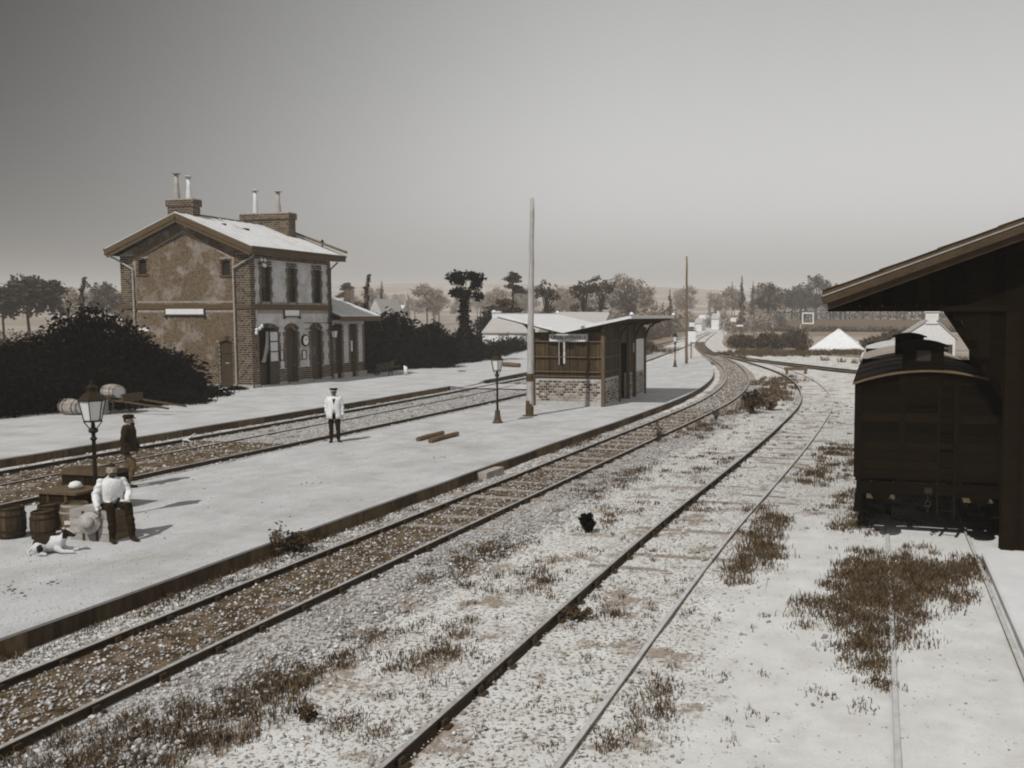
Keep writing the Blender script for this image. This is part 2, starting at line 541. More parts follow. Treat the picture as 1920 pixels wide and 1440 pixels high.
# track centre lines x(y), metres
trackA = curve_fn([(2, -8.95), (8, -8.85), (20, -8.45), (30, -8.05), (37, -7.75), (45, -7.6), (52, -7.9), (60, -8.7), (67, -9.8), (78, -11.95), (88, -14.35), (106, -18.9), (116, -21.2), (130, -24.2), (150, -27.8), (191, -34.0), (245, -42.0), (330, -60), (430, -100), (520, -170)])
trackB = curve_fn([(2, -3.7), (8, -3.6), (18, -3.42), (23, -3.2), (30, -2.92), (37, -2.75), (44, -2.74), (49, -3.0), (56, -3.75), (62, -4.7), (70, -6.4), (78, -8.6), (87, -11.4), (94, -13.8), (102, -16.9), (110, -19.6)])
trackD = curve_fn([(52, 14.0), (60, 7.6), (71.4, -1.2), (78.2, -5.4), (84.8, -9.2), (92, -13.1), (100, -16.1), (110, -19.6)])
railE = curve_fn([(2, -18.7), (16, -18.65), (48, -18.25), (62, -18.6), (84, -20.7), (104, -22.9), (122, -24.9), (150, -28.6)])
trackC = curve_fn([(2, -21.95), (16, -21.95), (48, -21.8), (62, -22.3), (84, -24.9), (113, -28.0), (161, -33.2), (191, -35.5), (245, -42.6)])
G2 = .7525      # half the distance between rail centres
PZ = .28        # platform height

def edge_right(y):          # island platform edge beside track A
    e = trackA(y) - G2 - .92
    return np.where(np.asarray(y) > 66, np.minimum(e, -11.0 - np.maximum(np.asarray(y) - 66, 0) ** 1.55 * .045), e)
def edge_left(y):
    return railE(y) + 1.45

# ---- terrain: one sheet to the horizon, rising into hills far off
def terrain_z(X, Y):
    d = np.clip((Y - 330) / 1300, 0, 1)
    d = d * d * (3 - 2 * d)
    a = np.clip((-X + 200) / 900, 0, 1)
    top = 24 + 40 * a + 14 * vnoise(X, Y, 420, 3) + 6 * vnoise(X, Y, 160, 4)
    return d * top * .82 - .03
ys = np.concatenate([np.linspace(-60, 120, 19), np.linspace(140, 700, 40), np.linspace(730, 2600, 60)])
xs = np.concatenate([np.linspace(-2900, -420, 46), np.linspace(-400, 300, 36), np.linspace(330, 1900, 30)])
terrain = grid_sheet("terrain", ys, lambda y: xs, terrain_z, M['field'])
tag(terrain, kind='structure')

# ---- station yard: pale trodden chalk and ballast between the platforms and the goods shed
ys = np.concatenate([np.arange(2, 30, .22), np.arange(30, 60, .5), np.arange(60, 150, 2.0), np.arange(150, 420, 6.0)])
def yard_xs(y):
    a = float(trackA(y))
    if y < 96:
        x0, x1 = -24.6 - max(0, y - 66) * .10, 16.0 - max(0, y - 45) * .33
    else:
        x0, x1 = float(trackA(y)) - 8.6 + min((y - 96) * .1, 4), float(trackA(y)) + 16.0 - min((y - 96) * .55, 12.5)
    return np.linspace(x0, x1, 150)
def yard_z(X, Y):
    return (vnoise(X, Y, .9, 1) - .5) * .035 + (vnoise(X, Y, .33, 2) - .5) * .018 - .004
yard = grid_sheet("yard_ground", ys, yard_xs, yard_z, M['yardmix'])
co = np.empty(len(yard.data.vertices) * 3, np.float32)
yard.data.vertices.foreach_get("co", co)
co = co.reshape(-1, 3)
wav = .5 * np.sin(co[:, 1] * .8) + .4 * (vnoise(co[:, 0], co[:, 1], 1.1, 17) - .5) * 2
dirt = np.clip((-1.4 + .35 * wav - co[:, 0]) / .9, 0, 1) * np.clip((20.5 - co[:, 1]) / 2, 0, 1) + np.clip((co[:, 1] - 18.5) / 2, 0, 1)
at_ = yard.data.attributes.new("dirt", 'FLOAT', 'POINT')
at_.data.foreach_set("value", np.clip(dirt, 0, 1).astype(np.float32))
tag(yard, kind='structure')

def ribbon(name, fn, y0, y1, a, b, z, m, step=.6, rag=0.0, edge=True):
    ys = np.arange(y0, y1 + step, step)
    def xr(y):
        e0 = a + (float(vnoise(y, 3.3, .9, 5)) - .5) * rag
        e1 = b + (float(vnoise(y, 9.1, .9, 6)) - .5) * rag
        return float(fn(y)) + np.linspace(e0, e1, 9)
    o = grid_sheet(name, ys, xr, lambda X, Y: z + (vnoise(X, Y, .5, 11) - .5) * .02 - (.06 if edge else 0) * np.array([1.5, .25, 0, 0, 0, 0, 0, .25, 1.5])[None, :], m)
    return tag(o, kind='structure')
ribbon("ballast_bed", trackA, 2, 60, -1.5, 2.3, .022, M['ballast'], .4, .5)
ribbon("cinder_bed", trackA, 2, 150, -.74, .74, .038, M['cinder'], .4, .1, False)
ribbon("ballast_bed", trackC, 2, 125, -1.7, 4.6, .022, M['ballast'], .5, .3)
ribbon("cinder_bed", trackC, 2, 27, -1.4, 3.9, .036, M['cinder'], .5, .5)
ribbon("cinder_bed", trackD, 58, 108, -1.3, 1.4, .02, M['cinder'], .6, .5)

# ---- fields
def field(name, pts, z, m):
    b = MB()
    b.add([(x, y, z) for x, y in pts], [tuple(range(len(pts)))])
    return tag(b.build(name, m), kind='structure')
field("stubble_field", [(-80, 96), (-36, 82), (-42, 110), (-90, 140)], .03, M['palefield'])
field("stubble_field", [(-330, 190), (-100, 160), (-110, 230), (-360, 300)], .03, M['palefield'])
bank = grid_sheet("ploughed_field", np.linspace(256, 345, 12), lambda y: np.linspace(-30 - (y - 256) * .1, 170, 10), lambda X, Y: .03 + (Y - 256) / 89 * 2.9, M['brownfield'])
tag(bank, kind='structure')
field("stubble_field", [(-10, 124), (60, 110), (90, 190), (-12, 196)], .03, M['palefield'])
field("ploughed_field", [(-150, 60), (-47, 52), (-52, 84), (-160, 100)], .03, M['brownfield'])
field("stubble_field", [(-42, 330), (-300, 300), (-300, 420), (-80, 420)], .04, M['palefield'])

# ---- platforms: sand top with a lip, kerb stones below
def platform(name, ys, left, right, label):
    rt = MB()
    o = None
    xsn = 24
    def xr(y):
        return np.linspace(float(left(y)), float(right(y)), xsn)
    top = grid_sheet(name, ys, xr, lambda X, Y: PZ + (vnoise(X, Y, 1.7, 21) - .5) * .02 * np.ones_like(X), M['platform'])
    tag(top, kind='structure')
    # the lip: a thin skirt under the sand on both long edges
    sk = MB()
    for fn, s in ((left, 1), (right, -1)):
        for y0, y1 in zip(ys[:-1], ys[1:]):
            xa, xb = float(fn(y0)), float(fn(y1))
            za = PZ + (float(vnoise(xa, y0, 1.7, 21)) - .5) * .02
            zb = PZ + (float(vnoise(xb, y1, 1.7, 21)) - .5) * .02
            sk.add([(xa, y0, za), (xb, y1, zb), (xb, y1, zb - .035), (xa, y0, za - .035)], [(0, 1, 2, 3)])
    e = sk.build("edge_lip", M['platform'])
    child(e, top)
    return top
kerb_me = None
def kerb_run(fn, side, y0, y1, parent, length=1.05):
    """single kerb stones along a platform edge; side=+1 stones face +X"""
    global kerb_me
    if kerb_me is None:
        bm = bmesh.new()
        bmesh.ops.create_cube(bm, size=1)
        bmesh.ops.bevel(bm, geom=bm.edges[:], offset=.02, segments=1, affect='EDGES')
        kerb_me = bpy.data.meshes.new("kerb_stone")
        bm.to_mesh(kerb_me); bm.free()
        kerb_me.materials.append(M['kerb'])
    y = y0
    while y < y1:
        L = length * random.uniform(.8, 1.2)
        xa, xb = float(fn(y)), float(fn(y + L))
        o = bpy.data.objects.new("kerb_stone", kerb_me)
        COL.objects.link(o)
        w = .34
        o.scale = (w, math.hypot(L, xb - xa) - .012, .42)
        o.location = ((xa + xb) / 2 - side * (w / 2 + .012 + random.uniform(-.012, .012)), y + L / 2, PZ - .03 - .21 + random.uniform(-.006, .004))
        o.rotation_euler = (0, 0, -math.atan2(xb - xa, L))
        child(o, parent)
        y += L
ysI = np.concatenate([np.arange(2, 66, .5), np.arange(66, 86.1, .5)])
island = platform("island_platform", ysI, edge_left, edge_right, "island")
kerb_run(edge_right, 1, 4, 84, island)
kerb_run(edge_left, -1, 6, 84, island, 1.6)

main_edge = curve_fn([(0, -23.85), (20, -23.8), (50, -23.65), (62, -24.15), (84, -26.7), (104, -29.1)])
main_back = lambda y: np.interp(y, [0, 58, 60, 84, 104], [-60, -60, -38, -38, -40.5])
ysM = np.concatenate([np.arange(2, 48.6, .6), np.array([48.9])])
mainp = platform("main_platform", ysM, main_back, main_edge, "main")
kerb_run(main_edge, 1, 8, 48.2, mainp, 1.5)
ysM2 = np.concatenate([np.array([54.0]), np.arange(54.6, 104, .8)])
mainp2 = platform("main_platform", ysM2, main_back, main_edge, "main")
kerb_run(main_edge, 1, 54, 100, mainp2, 1.6)
# between the two stretches the platform ramps down to a foot crossing over the rails
b = MB()
ymid = [48.9, 50.2, 51.4, 52.8, 54.0]
zed = [PZ, .12, .10, .13, PZ]
vs = []
for y, z in zip(ymid, zed):
    vs += [(-60, y, PZ), (-26.2, y, PZ), (float(main_edge(y)) + .02, y, z), (float(main_edge(y)) + .02, y, -.02)]
fs = []
for i in range(4):
    for k in range(3):
        fs.append((i * 4 + k, i * 4 + k + 1, i * 4 + k + 5, i * 4 + k + 4))
b.add(vs, fs)
tag(b.build("crossing_ramp", M['platform'], smooth=False), kind='structure')
b = MB()
for a0, a1 in ((-1.6, -.82), (-.68, .68), (.82, 2.9)):
    y0, y1 = 50.0, 53.4
    vs = []
    for y in np.linspace(y0, y1, 8):
        vs += [(float(trackC(y)) + a0, y, .085 + .02 * float(vnoise(y, a0, .5, 4))), (float(trackC(y)) + a1, y, .085 + .02 * float(vnoise(y, a1, .5, 4)))]
    b.add(vs, [(i * 2, i * 2 + 1, i * 2 + 3, i * 2 + 2) for i in range(7)])
tag(b.build("foot_crossing", M['platform']), kind='structure')

# ---- railway tracks
def rail(fn, off, y0, y1, parent, ztop=.14, head=None, w=.066, step=1.0, side=None):
    ys = np.arange(y0, y1 + step * .5, step)
    xs = fn(ys)
    dx = np.gradient(xs, ys)
    ln = np.sqrt(1 + dx * dx)
    h = w / 2
    prof = [(-.062, ztop - .15), (-.062, ztop - .135), (-.010, ztop - .115), (-.010, ztop - .045), (-h, ztop - .038), (-h, ztop - .004), (-h + .008, ztop), (h - .008, ztop), (h, ztop - .004), (h, ztop - .038), (.010, ztop - .045), (.010, ztop - .115), (.062, ztop - .135), (.062, ztop - .15)]
    V = []
    for x, y, d, l in zip(xs, ys, dx, ln):
        for a, z in prof:
            q = a + off
            V.append((x + q / l, y - q * d / l, z))
    k = len(prof)
    F, mi = [], []
    for i in range(len(ys) - 1):
        for j in range(k - 1):
            F.append((i * k + j, i * k + j + 1, (i + 1) * k + j + 1, (i + 1) * k + j))
            mi.append(1 if j in (5, 6, 7) else 0)
    V = np.array(V); F = np.array(F)
    o = npmesh("rail", V, F, [side or M['railside'], head or M['railtop']], None, parent)
    o.data.polygons.foreach_set("material_index", mi)
    return o
def sleepers(fn, y0, y1, dy, parent, zt, n_extra=0.0):
    global sleeper_me
    y = y0
    while y < y1:
        o = bpy.data.objects.new("sleeper", sleeper_me)
        COL.objects.link(o)
        d = float(fn(y + .3) - fn(y - .3)) / .6
        o.location = (float(fn(y)) + random.uniform(-.04, .04), y, zt - .06 + random.uniform(-.012, .012))
        o.rotation_euler = (0, 0, -math.atan(d) + random.uniform(-.02, .02))
        child(o, parent)
        y += dy * random.uniform(.9, 1.1)
bm = bmesh.new()
bmesh.ops.create_cube(bm, size=1, matrix=Matrix.Diagonal((2.45, .22, .12, 1)))
bmesh.ops.bevel(bm, geom=bm.edges[:], offset=.012, segments=1, affect='EDGES')
sleeper_me = bpy.data.meshes.new("sleeper")
bm.to_mesh(sleeper_me); bm.free()
sleeper_me.materials.append(M['sleeper'])

def track(name, loc):
    o = bpy.data.objects.new(name, None)
    COL.objects.link(o)
    o.location = loc
    return tag(o, kind='structure')
tA = track("railway_track", (float(trackA(10)), 10, 0))
rail(trackA, -G2, 2, 250, tA)
rail(trackA, G2, 2, 250, tA)
sleepers(trackA, 17, 100, 1.05, tA, .052)
tB = track("railway_track", (float(trackB(10)), 10, 0))
rail(trackB, -G2, 2, 100, tB)
rail(trackB, G2, 2, 100, tB, .055, M['railtop_dull'], side=M['raildust'])
sleepers(trackB, 14, 66, 1.0, tB, -.004)
tD = track("railway_track", (float(trackD(75)), 75, 0))
rail(trackD, -G2, 54, 104, tD, .14)
rail(trackD, G2, 54, 104, tD, .14)
tC = track("railway_track", (float(trackC(20)), 20, 0))
rail(trackC, -G2, 2, 245, tC)
rail(trackC, G2, 2, 245, tC, .075)
tE = track("railway_track", (float(railE(20)), 20, 0))
rail(railE, 0, 2, 148, tE)
def fastenings(fn, off, y0, y1, parent, zb):
    y = y0
    k = 0
    while y < y1:
        o = bpy.data.objects.new("rail_chair", chair_me)
        COL.objects.link(o)
        d = float(fn(y + .3) - fn(y - .3)) / .6
        o.location = (float(fn(y)) + off, y, zb)
        o.rotation_euler = (0, 0, -math.atan(d))
        child(o, parent)
        if k % 9 == 4:
            f = bpy.data.objects.new("fishplate", plate_me)
            COL.objects.link(f)
            f.location = (float(fn(y + .4)) + off, y + .4, zb + .07)
            f.rotation_euler = (0, 0, -math.atan(d))
            child(f, parent)
        y += random.uniform(.82, .95)
        k += 1
def small_box(nm, parts_):
    b_ = MB()
    for c_, d_ in parts_:
        b_.box(c_, d_)
    o_ = b_.build(nm, M['railside'])
    me_ = o_.data
    bpy.data.objects.remove(o_)
    return me_
chair_me = small_box("rail_chair", [((0, 0, .02), (.26, .11, .035)), ((.05, 0, .065), (.045, .09, .06)), ((-.05, 0, .065), (.045, .09, .06))])
plate_me = small_box("fishplate", [((.028, 0, 0), (.03, .46, .055)), ((-.028, 0, 0), (.03, .46, .055))] + [((.05, q_, 0), (.03, .035, .035)) for q_ in (-.16, -.06, .06, .16)])
fastenings(trackB, -G2, 6, 32, tB, 0)
fastenings(trackA, -G2, 6.5, 30, tA, .01)
fastenings(trackA, G2, 6.2, 30, tA, .01)
# goods shed road
shed_l = lambda y: np.asarray(y) * 0 + 0.27
tS = track("railway_track", (1.0, 15, 0))
rail(shed_l, 0, 2, 60, tS, .035, M['railtop_dull'], side=M['raildust'])
rail(shed_l, 1.505, 2, 60, tS, .04, M['railtop_dull'], side=M['raildust'])

# low paved kerb of the loading side, right of the shed road
b = MB()
b.prism([(1.86, 2, -.05), (1.86, 2, .10), (1.90, 2, .12), (16, 2, .12), (16, 2, -.05)], (0, 15.2, 0))
tag(b.build("loading_pavement", M['yardclean']), kind='structure')
# ================================================================ brick and wall helpers
def wall_panel(mb, O, U, N, u0, u1, v0, v1, holes=(), depth=.25, m=0, mrev=None):
    """vertical wall face with rectangular openings and their reveals"""
    O, U, N = Vector(O), Vector(U), Vector(N)
    Z = Vector((0, 0, 1))
    us = sorted({u0, u1, *[h[0] for h in holes], *[h[1] for h in holes]})
    vs = sorted({v0, v1, *[h[2] for h in holes], *[h[3] for h in holes]})
    P = lambda u, v, d=0.0: O + U * u + Z * v - N * d
    for a, b2 in zip(us[:-1], us[1:]):
        for c, d in zip(vs[:-1], vs[1:]):
            mu, mv = (a + b2) / 2, (c + d) / 2
            if any(h[0] < mu < h[1] and h[2] < mv < h[3] for h in holes):
                continue
            mb.add([P(a, c), P(b2, c), P(b2, d), P(a, d)], [(0, 1, 2, 3)], m)
    mr = m if mrev is None else mrev
    for h in holes:
        a, b2, c, d = h
        mb.add([P(a, c), P(a, d), P(a, d, depth), P(a, c, depth)], [(0, 1, 2, 3)], mr)
        mb.add([P(b2, c), P(b2, d), P(b2, d, depth), P(b2, c, depth)], [(0, 1, 2, 3)], mr)
        mb.add([P(a, d), P(b2, d), P(b2, d, depth), P(a, d, depth)], [(0, 1, 2, 3)], mr)
        mb.add([P(a, c), P(b2, c), P(b2, c, depth), P(a, c, depth)], [(0, 1, 2, 3)], mr)

def brick_field(mb, O, U, N, u0, u1, v0, v1, L=.27, H=.098, J=.026, proud=.014, tooth0=0.0, tooth1=0.0, m=0, mj=1):
    """courses of single bricks with recessed joints over a mortar backing; toothed sides"""
    O, U, N = Vector(O), Vector(U), Vector(N)
    Z = Vector((0, 0, 1))
    P = lambda u, v, d=0.0: O + U * u + Z * v + N * d
    mb.add([P(u0, v0, .004), P(u1, v0, .004), P(u1, v1, .004), P(u0, v1, .004)], [(0, 1, 2, 3)], mj)
    v = v0
    row = 0
    while v + H <= v1 + .03:
        blk = (row // 3) % 2
        a0 = u0 - (tooth0 if blk else 0)
        a1 = u1 + (tooth1 if blk else 0)
        u = a0 - (L / 2 if row % 2 else 0)
        while u < a1 - .02:
            s, e = max(u, a0), min(u + L, a1)
            if e - s > .03:
                d = proud + random.uniform(-.004, .005)
                q = [P(s, v, d), P(e, v, d), P(e, v + H, d), P(s, v + H, d), P(s, v, -.01), P(e, v, -.01), P(e, v + H, -.01), P(s, v + H, -.01)]
                mb.add(q, [(0, 1, 2, 3), (0, 4, 5, 1), (1, 5, 6, 2), (2, 6, 7, 3), (3, 7, 4, 0)], m)
            u += L + J
        v += H + J
        row += 1

def arch(mb, O, U, N, uc, w, vs, rise, ring=.24, proud=.016, n=13, m=0, mj=1, mf=None, depth=.2):
    """segmental brick arch (voussoirs) over an opening of width w springing at vs; corner pieces fill up to the crown"""
    O, U, N = Vector(O), Vector(U), Vector(N)
    Z = Vector((0, 0, 1))
    P = lambda u, v, d=0.0: O + U * u + Z * v + N * d
    r = (w * w / 4 + rise * rise) / (2 * rise)
    half = math.asin(min(1, (w / 2) / r))
    cv = vs + rise - r
    ho = half * 1.06
    for i in range(n):
        t0 = -ho + 2 * ho * i / n + .008
        t1 = -ho + 2 * ho * (i + 1) / n - .008
        d = proud + random.uniform(-.004, .005)
        q = []
        for dd in (d, -.01):
            for t, rr in ((t0, r), (t1, r), (t1, r + ring), (t0, r + ring)):
                q.append(P(uc + rr * math.sin(t), cv + rr * math.cos(t), dd))
        mb.add(q, [(0, 1, 2, 3), (0, 4, 5, 1), (1, 5, 6, 2), (2, 6, 7, 3), (3, 7, 4, 0)], m)
    # fill between arc and the square head of the opening
    k = 10
    for i in range(k):
        t0 = -half + 2 * half * i / k
        t1 = -half + 2 * half * (i + 1) / k
        a, b2 = (uc + r * math.sin(t0), cv + r * math.cos(t0)), (uc + r * math.sin(t1), cv + r * math.cos(t1))
        top = vs + rise + .001
        mb.add([P(a[0], a[1], -.003), P(b2[0], b2[1], -.003), P(b2[0], top, -.003), P(a[0], top, -.003)], [(0, 1, 2, 3)], mj)
        mb.add([P(a[0], a[1], -.003), P(b2[0], b2[1], -.003), P(b2[0], b2[1], -depth), P(a[0], a[1], -depth)], [(0, 1, 2, 3)], mj)

# ================================================================ station building
SX0, SX1, SY0, SY1 = -41.9, -33.4, 44.65, 52.45
st = empty("station_building", (-37.6, 48.5, PZ), "two-storey brick and roughcast station house with light zinc roof and tall chimneys", "building")
fO, fU, fN = (SX1, 0, 0), (0, 1, 0), (1, 0, 0)         # platform front: u is world y
gO, gU, gN = (0, SY0, 0), (1, 0, 0), (0, -1, 0)        # gable end facing the yard: u is world x
D1, D2, D3 = (45.25, 46.95), (47.72, 48.82), (50.22, 51.28)
DH = 3.62
fholes = [(D1[0], D1[1], PZ, DH), (D2[0], D2[1], PZ, DH), (D3[0], D3[1], PZ, DH)]
W = [(45.62, 46.38), (48.08, 48.80), (50.60, 51.32)]
fholes_up = [(a, c, 4.93, 7.10) for a, c in W]
b = MB()
wall_panel(b, fO, fU, fN, SY0, SY1, PZ, 4.62, fholes, .30, 0, 1)
wall_panel(b, fO, fU, fN, SY0, SY1, 4.62, 7.72, fholes_up, .22, 0, 1)
b.build("front_wall", [M['facade'], M['brick']], st)
b = MB()
gholes = [(-35.48, -34.66, PZ, 2.92), (-40.66, -40.12, 6.62, 7.44), (-35.18, -34.64, 6.5, 7.34)]
wall_panel(b, gO, gU, gN, SX0, SX1, PZ, 7.72, gholes, .22)
b.add([(SX0, SY0, 7.72), (SX1, SY0, 7.72), (-37.62, SY0, 9.62)], [(0, 1, 2)])
b.build("gable_wall", M['gable'], st)
b = MB()
b.add([(SX0, SY0, PZ), (SX0, SY1, PZ), (SX0, SY1, 7.72), (SX0, SY0, 7.72)], [(0, 1, 2, 3)])
b.add([(SX0, SY1, PZ), (SX1, SY1, PZ), (SX1, SY1, 7.72), (-37.62, SY1, 9.62), (SX0, SY1, 7.72)], [(0, 1, 2, 3, 4)])
b.build("rear_wall", M['gable'], st)
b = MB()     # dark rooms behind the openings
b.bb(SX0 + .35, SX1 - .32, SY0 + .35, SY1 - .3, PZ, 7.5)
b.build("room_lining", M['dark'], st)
# smooth white borders framing the roughcast panels
b = MB()
for u0, u1, v0, v1 in ((-41.0, -34.4, 4.46, 4.64), (-41.02, -40.86, .9, 7.5), (-34.52, -34.38, 3.3, 7.5), (-41.0, -34.5, 5.0, 5.10)):
    b.bb(u0, u1, SY0 - .012, SY0 - .001, v0, v1)
for s in (-1, 1):
    x0, x1 = (-41.0, -37.62) if s < 0 else (-37.62, -34.4)
    z0, z1 = (7.45, 9.02) if s < 0 else (9.02, 7.45)
    b.add([(x0, SY0 - .006, z0), (x1, SY0 - .006, z1), (x1, SY0 - .006, z1 - .10), (x0, SY0 - .006, z0 - .10)], [(0, 1, 2, 3)])
for v0, v1 in ((4.40, 4.62), (4.92, 5.06)):
    b.bb(SX1 + .001, SX1 + .012, 45.2, 52.1, v0, v1)
b.build("render_border", M['border'], st)
# brickwork: quoins, jambs, dado, arches
b = MB()
brick_field(b, gO, gU, gN, -34.3, SX1 + .014, .48, 7.72, tooth0=.11)
brick_field(b, gO, gU, gN, SX0, -41.1, .48, 7.72, tooth1=.11)
brick_field(b, fO, fU, fN, SY0 - .014, 45.02, .48, 7.72, tooth1=.10)
brick_field(b, fO, fU, fN, 52.1, SY1, .48, 7.72, tooth0=.10)
brick_field(b, gO, gU, gN, -41.0, -35.75, .48, 1.22)
for a, c in (D1, D2, D3):
    brick_field(b, fO, fU, fN, a - .2, a, 1.25, DH - .2, tooth0=.08)
    brick_field(b, fO, fU, fN, c, c + .2, 1.25, DH - .2, tooth1=.08)
for a, c in ((45.02, D1[0]), (D1[1], D2[0]), (D2[1], D3[0]), (D3[1], 52.1)):
    brick_field(b, fO, fU, fN, a, c, .48, 1.22)
for a, c in W:
    brick_field(b, fO, fU, fN, a - .17, a, 4.95, 7.1, tooth0=.07)
    brick_field(b, fO, fU, fN, c, c + .17, 4.95, 7.1, tooth1=.07)
    brick_field(b, fO, fU, fN, a - .17, c + .17, 7.12, 7.42)
brick_field(b, fO, fU, fN, 45.02, 52.1, 7.44, 7.72)
for a, c in ((-35.66, -35.48), (-34.66, -34.50)):
    brick_field(b, gO, gU, gN, a, c, .48, 2.9)
for h in gholes[1:]:
    brick_field(b, gO, gU, gN, h[0] - .12, h[0], h[2], h[3])
    brick_field(b, gO, gU, gN, h[1], h[1] + .12, h[2], h[3])
    brick_field(b, gO, gU, gN, h[0] - .12, h[1] + .12, h[3], h[3] + .15)
for a, c in (D1, D2, D3):
    arch(b, fO, fU, fN, (a + c) / 2, c - a, DH - .22, .22, n=15, depth=.28)
arch(b, gO, gU, gN, -35.07, .82, 2.80, .12, n=9)
arch(b, gO, gU, gN, -40.45, .9, 3.0, .12, n=9)
bw_o = b.build("brickwork", [M['brick'], M['mortar']], st)
bw_o["kind"] = "stuff"
# string course and sills
b = MB()
b.bb(SX0 - .05, SX1 + .06, SY0 - .07, SY0 - .002, 4.66, 4.92)
b.bb(SX1 + .002, SX1 + .07, SY0 - .07, SY1 + .05, 4.62, 4.92)
b.build("string_course", M['fascia'], st)
for a, c in ((SY0 - .08, D1[0]), (D1[1], D2[0]), (D2[1], D3[0]), (D3[1], SY1)):
    b = MB(); b.bb(SX1 - .02, SX1 + .07, a, c, PZ - .1, .47); b.build("stone_plinth", M['stonepale'], st)
b = MB(); b.bb(SX0 - .05, -35.5, SY0 - .06, SY0 + .02, PZ - .1, .47); b.build("stone_plinth", M['stonepale'], st)
b = MB(); b.bb(-34.64, SX1 + .07, SY0 - .081, SY0 + .02, PZ - .1, .468); b.build("stone_plinth", M['stonepale'], st)
for a, c in (D1, D2, D3):
    q = MB(); q.bb(SX1 - .25, SX1 + .22, a + .01, c - .01, PZ - .1, PZ + .09)
    q.build("door_step", M['stonepale'], st)
for h in gholes[1:]:
    q = MB(); q.bb(h[0] - .16, h[1] + .16, SY0 - .06, SY0 + .1, h[2] - .08, h[2] - .002)
    q.build("window_sill", M['fascia'], st)
    f = MB()
    f.bb(h[0], h[0] + .05, SY0 + .12, SY0 + .17, h[2], h[3]); f.bb(h[1] - .05, h[1], SY0 + .12, SY0 + .17, h[2], h[3])
    f.bb(h[0] + .05, h[1] - .05, SY0 + .12, SY0 + .17, h[3] - .05, h[3]); f.bb(h[0] + .05, h[1] - .05, SY0 + .12, SY0 + .17, h[2], h[2] + .05)
    f = f.build("window", M['doorbrown'], st)
    g = MB(); g.bb(h[0] + .05, h[1] - .05, SY0 + .14, SY0 + .15, h[2] + .05, h[3] - .05); g.build("pane", M['pane'], f)
for a, c in W:      # tall upper windows: frame, two casements of four panes, balcony rail
    f = MB()
    x = SX1 - .16
    mid = (a + c) / 2
    for y0, y1 in ((a, a + .06), (mid - .035, mid + .035), (c - .06, c)):
        f.bb(x - .03, x + .03, y0, y1, 4.93, 7.10)
    for z in (4.96, 5.5, 6.05, 6.6, 7.07):
        f.bb(x - .025, x + .025, a + .06, mid - .035, z - .025, z + .025); f.bb(x - .025, x + .025, mid + .035, c - .06, z - .025, z + .025)
    f = f.build("window", M['doorbrown'], st)
    for y0, y1 in ((a + .06, mid - .035), (mid + .035, c - .06)):
        for z0, z1 in ((4.985, 5.475), (5.525, 6.025), (6.075, 6.575), (6.625, 7.045)):
            g = MB(); g.bb(x - .008, x + .008, y0, y1, z0, z1); g.build("pane", M['pane'], f)
    r = MB()
    r.bb(SX1 - .06, SX1 - .03, a, c, 5.86, 5.89); r.bb(SX1 - .06, SX1 - .03, a, c, 5.0, 5.03)
    for k in range(7):
        y = a + .05 + (c - a - .1) * k / 6
        r.bb(SX1 - .055, SX1 - .035, y - .008, y + .008, 5.03, 5.86)
    r.build("window_guard", M['iron'], st)
# doors
def panel_door(y0, y1, m, glazed=False, x=SX1 - .2, z0=PZ + .09, z1=DH - .22):
    d = MB()
    d.bb(x - .03, x, y0, y1, z0, z1 + .2)
    d = d.build("door", m, st)
    q = MB()
    w = y1 - y0
    q.bb(x, x + .02, y0 + w * .12, y1 - w * .12, z0 + .12, z0 + .85)
    q.bb(x, x + .02, y0 + w * .12, y1 - w * .12, z0 + .98, z1 - .55)
    q.build("door_panel", m, d)
    h = MB(); h.lathe([(.0, .0), (.02, .0), (.028, .03), (.02, .06), (0, .065)], (x, y1 - .1, z0 + 1.0), 10, axis='X'); h.build("handle", M['cream'], d)
    if glazed:
        g = MB(); g.bb(x + .02, x + .025, y0 + w * .18, y1 - w * .18, z0 + 1.5, z0 + 2.0); g.build("pane", M['pane'], d)
        for z in (z0 + 1.45, z0 + 2.05):
            g = MB(); g.bb(x + .02, x + .04, y0 + w * .1, y1 - w * .1, z - .02, z + .02); g.build("door_bar", M['woodpost'], d)
    return d
panel_door(D2[0] + .02, D2[1] - .02, M['door'])
panel_door(D3[0] + .02, D3[1] - .02, M['doorbrown'], True)
# glazed double door of the waiting room: left leaf folded inside, right leaf swung out against the jamb
d = MB()
x = SX1 + .02
d.bb(x, x + .045, 46.12, 46.95, PZ + .02, 1.62)
for y0, y1 in ((46.12, 46.19), (46.88, 46.95)):
    d.bb(x, x + .045, y0, y1, 1.62, 3.44)
for z in (1.62, 2.2, 2.78, 3.36):
    d.bb(x + .003, x + .042, 46.19, 46.88, z, z + .07)
dd = d.build("door", M['door'], st)
for z0, z1 in ((1.69, 2.2), (2.27, 2.78), (2.85, 3.36)):
    g = MB(); g.bb(x + .018, x + .026, 46.19, 46.88, z0, z1); g.build("pane", M['paper'], dd)
d = MB(); d.bb(SX1 - .2, SX1 - .17, D1[0] + .02, 46.12, PZ + .09, 1.55); dl = d.build("door", M['door'], st)
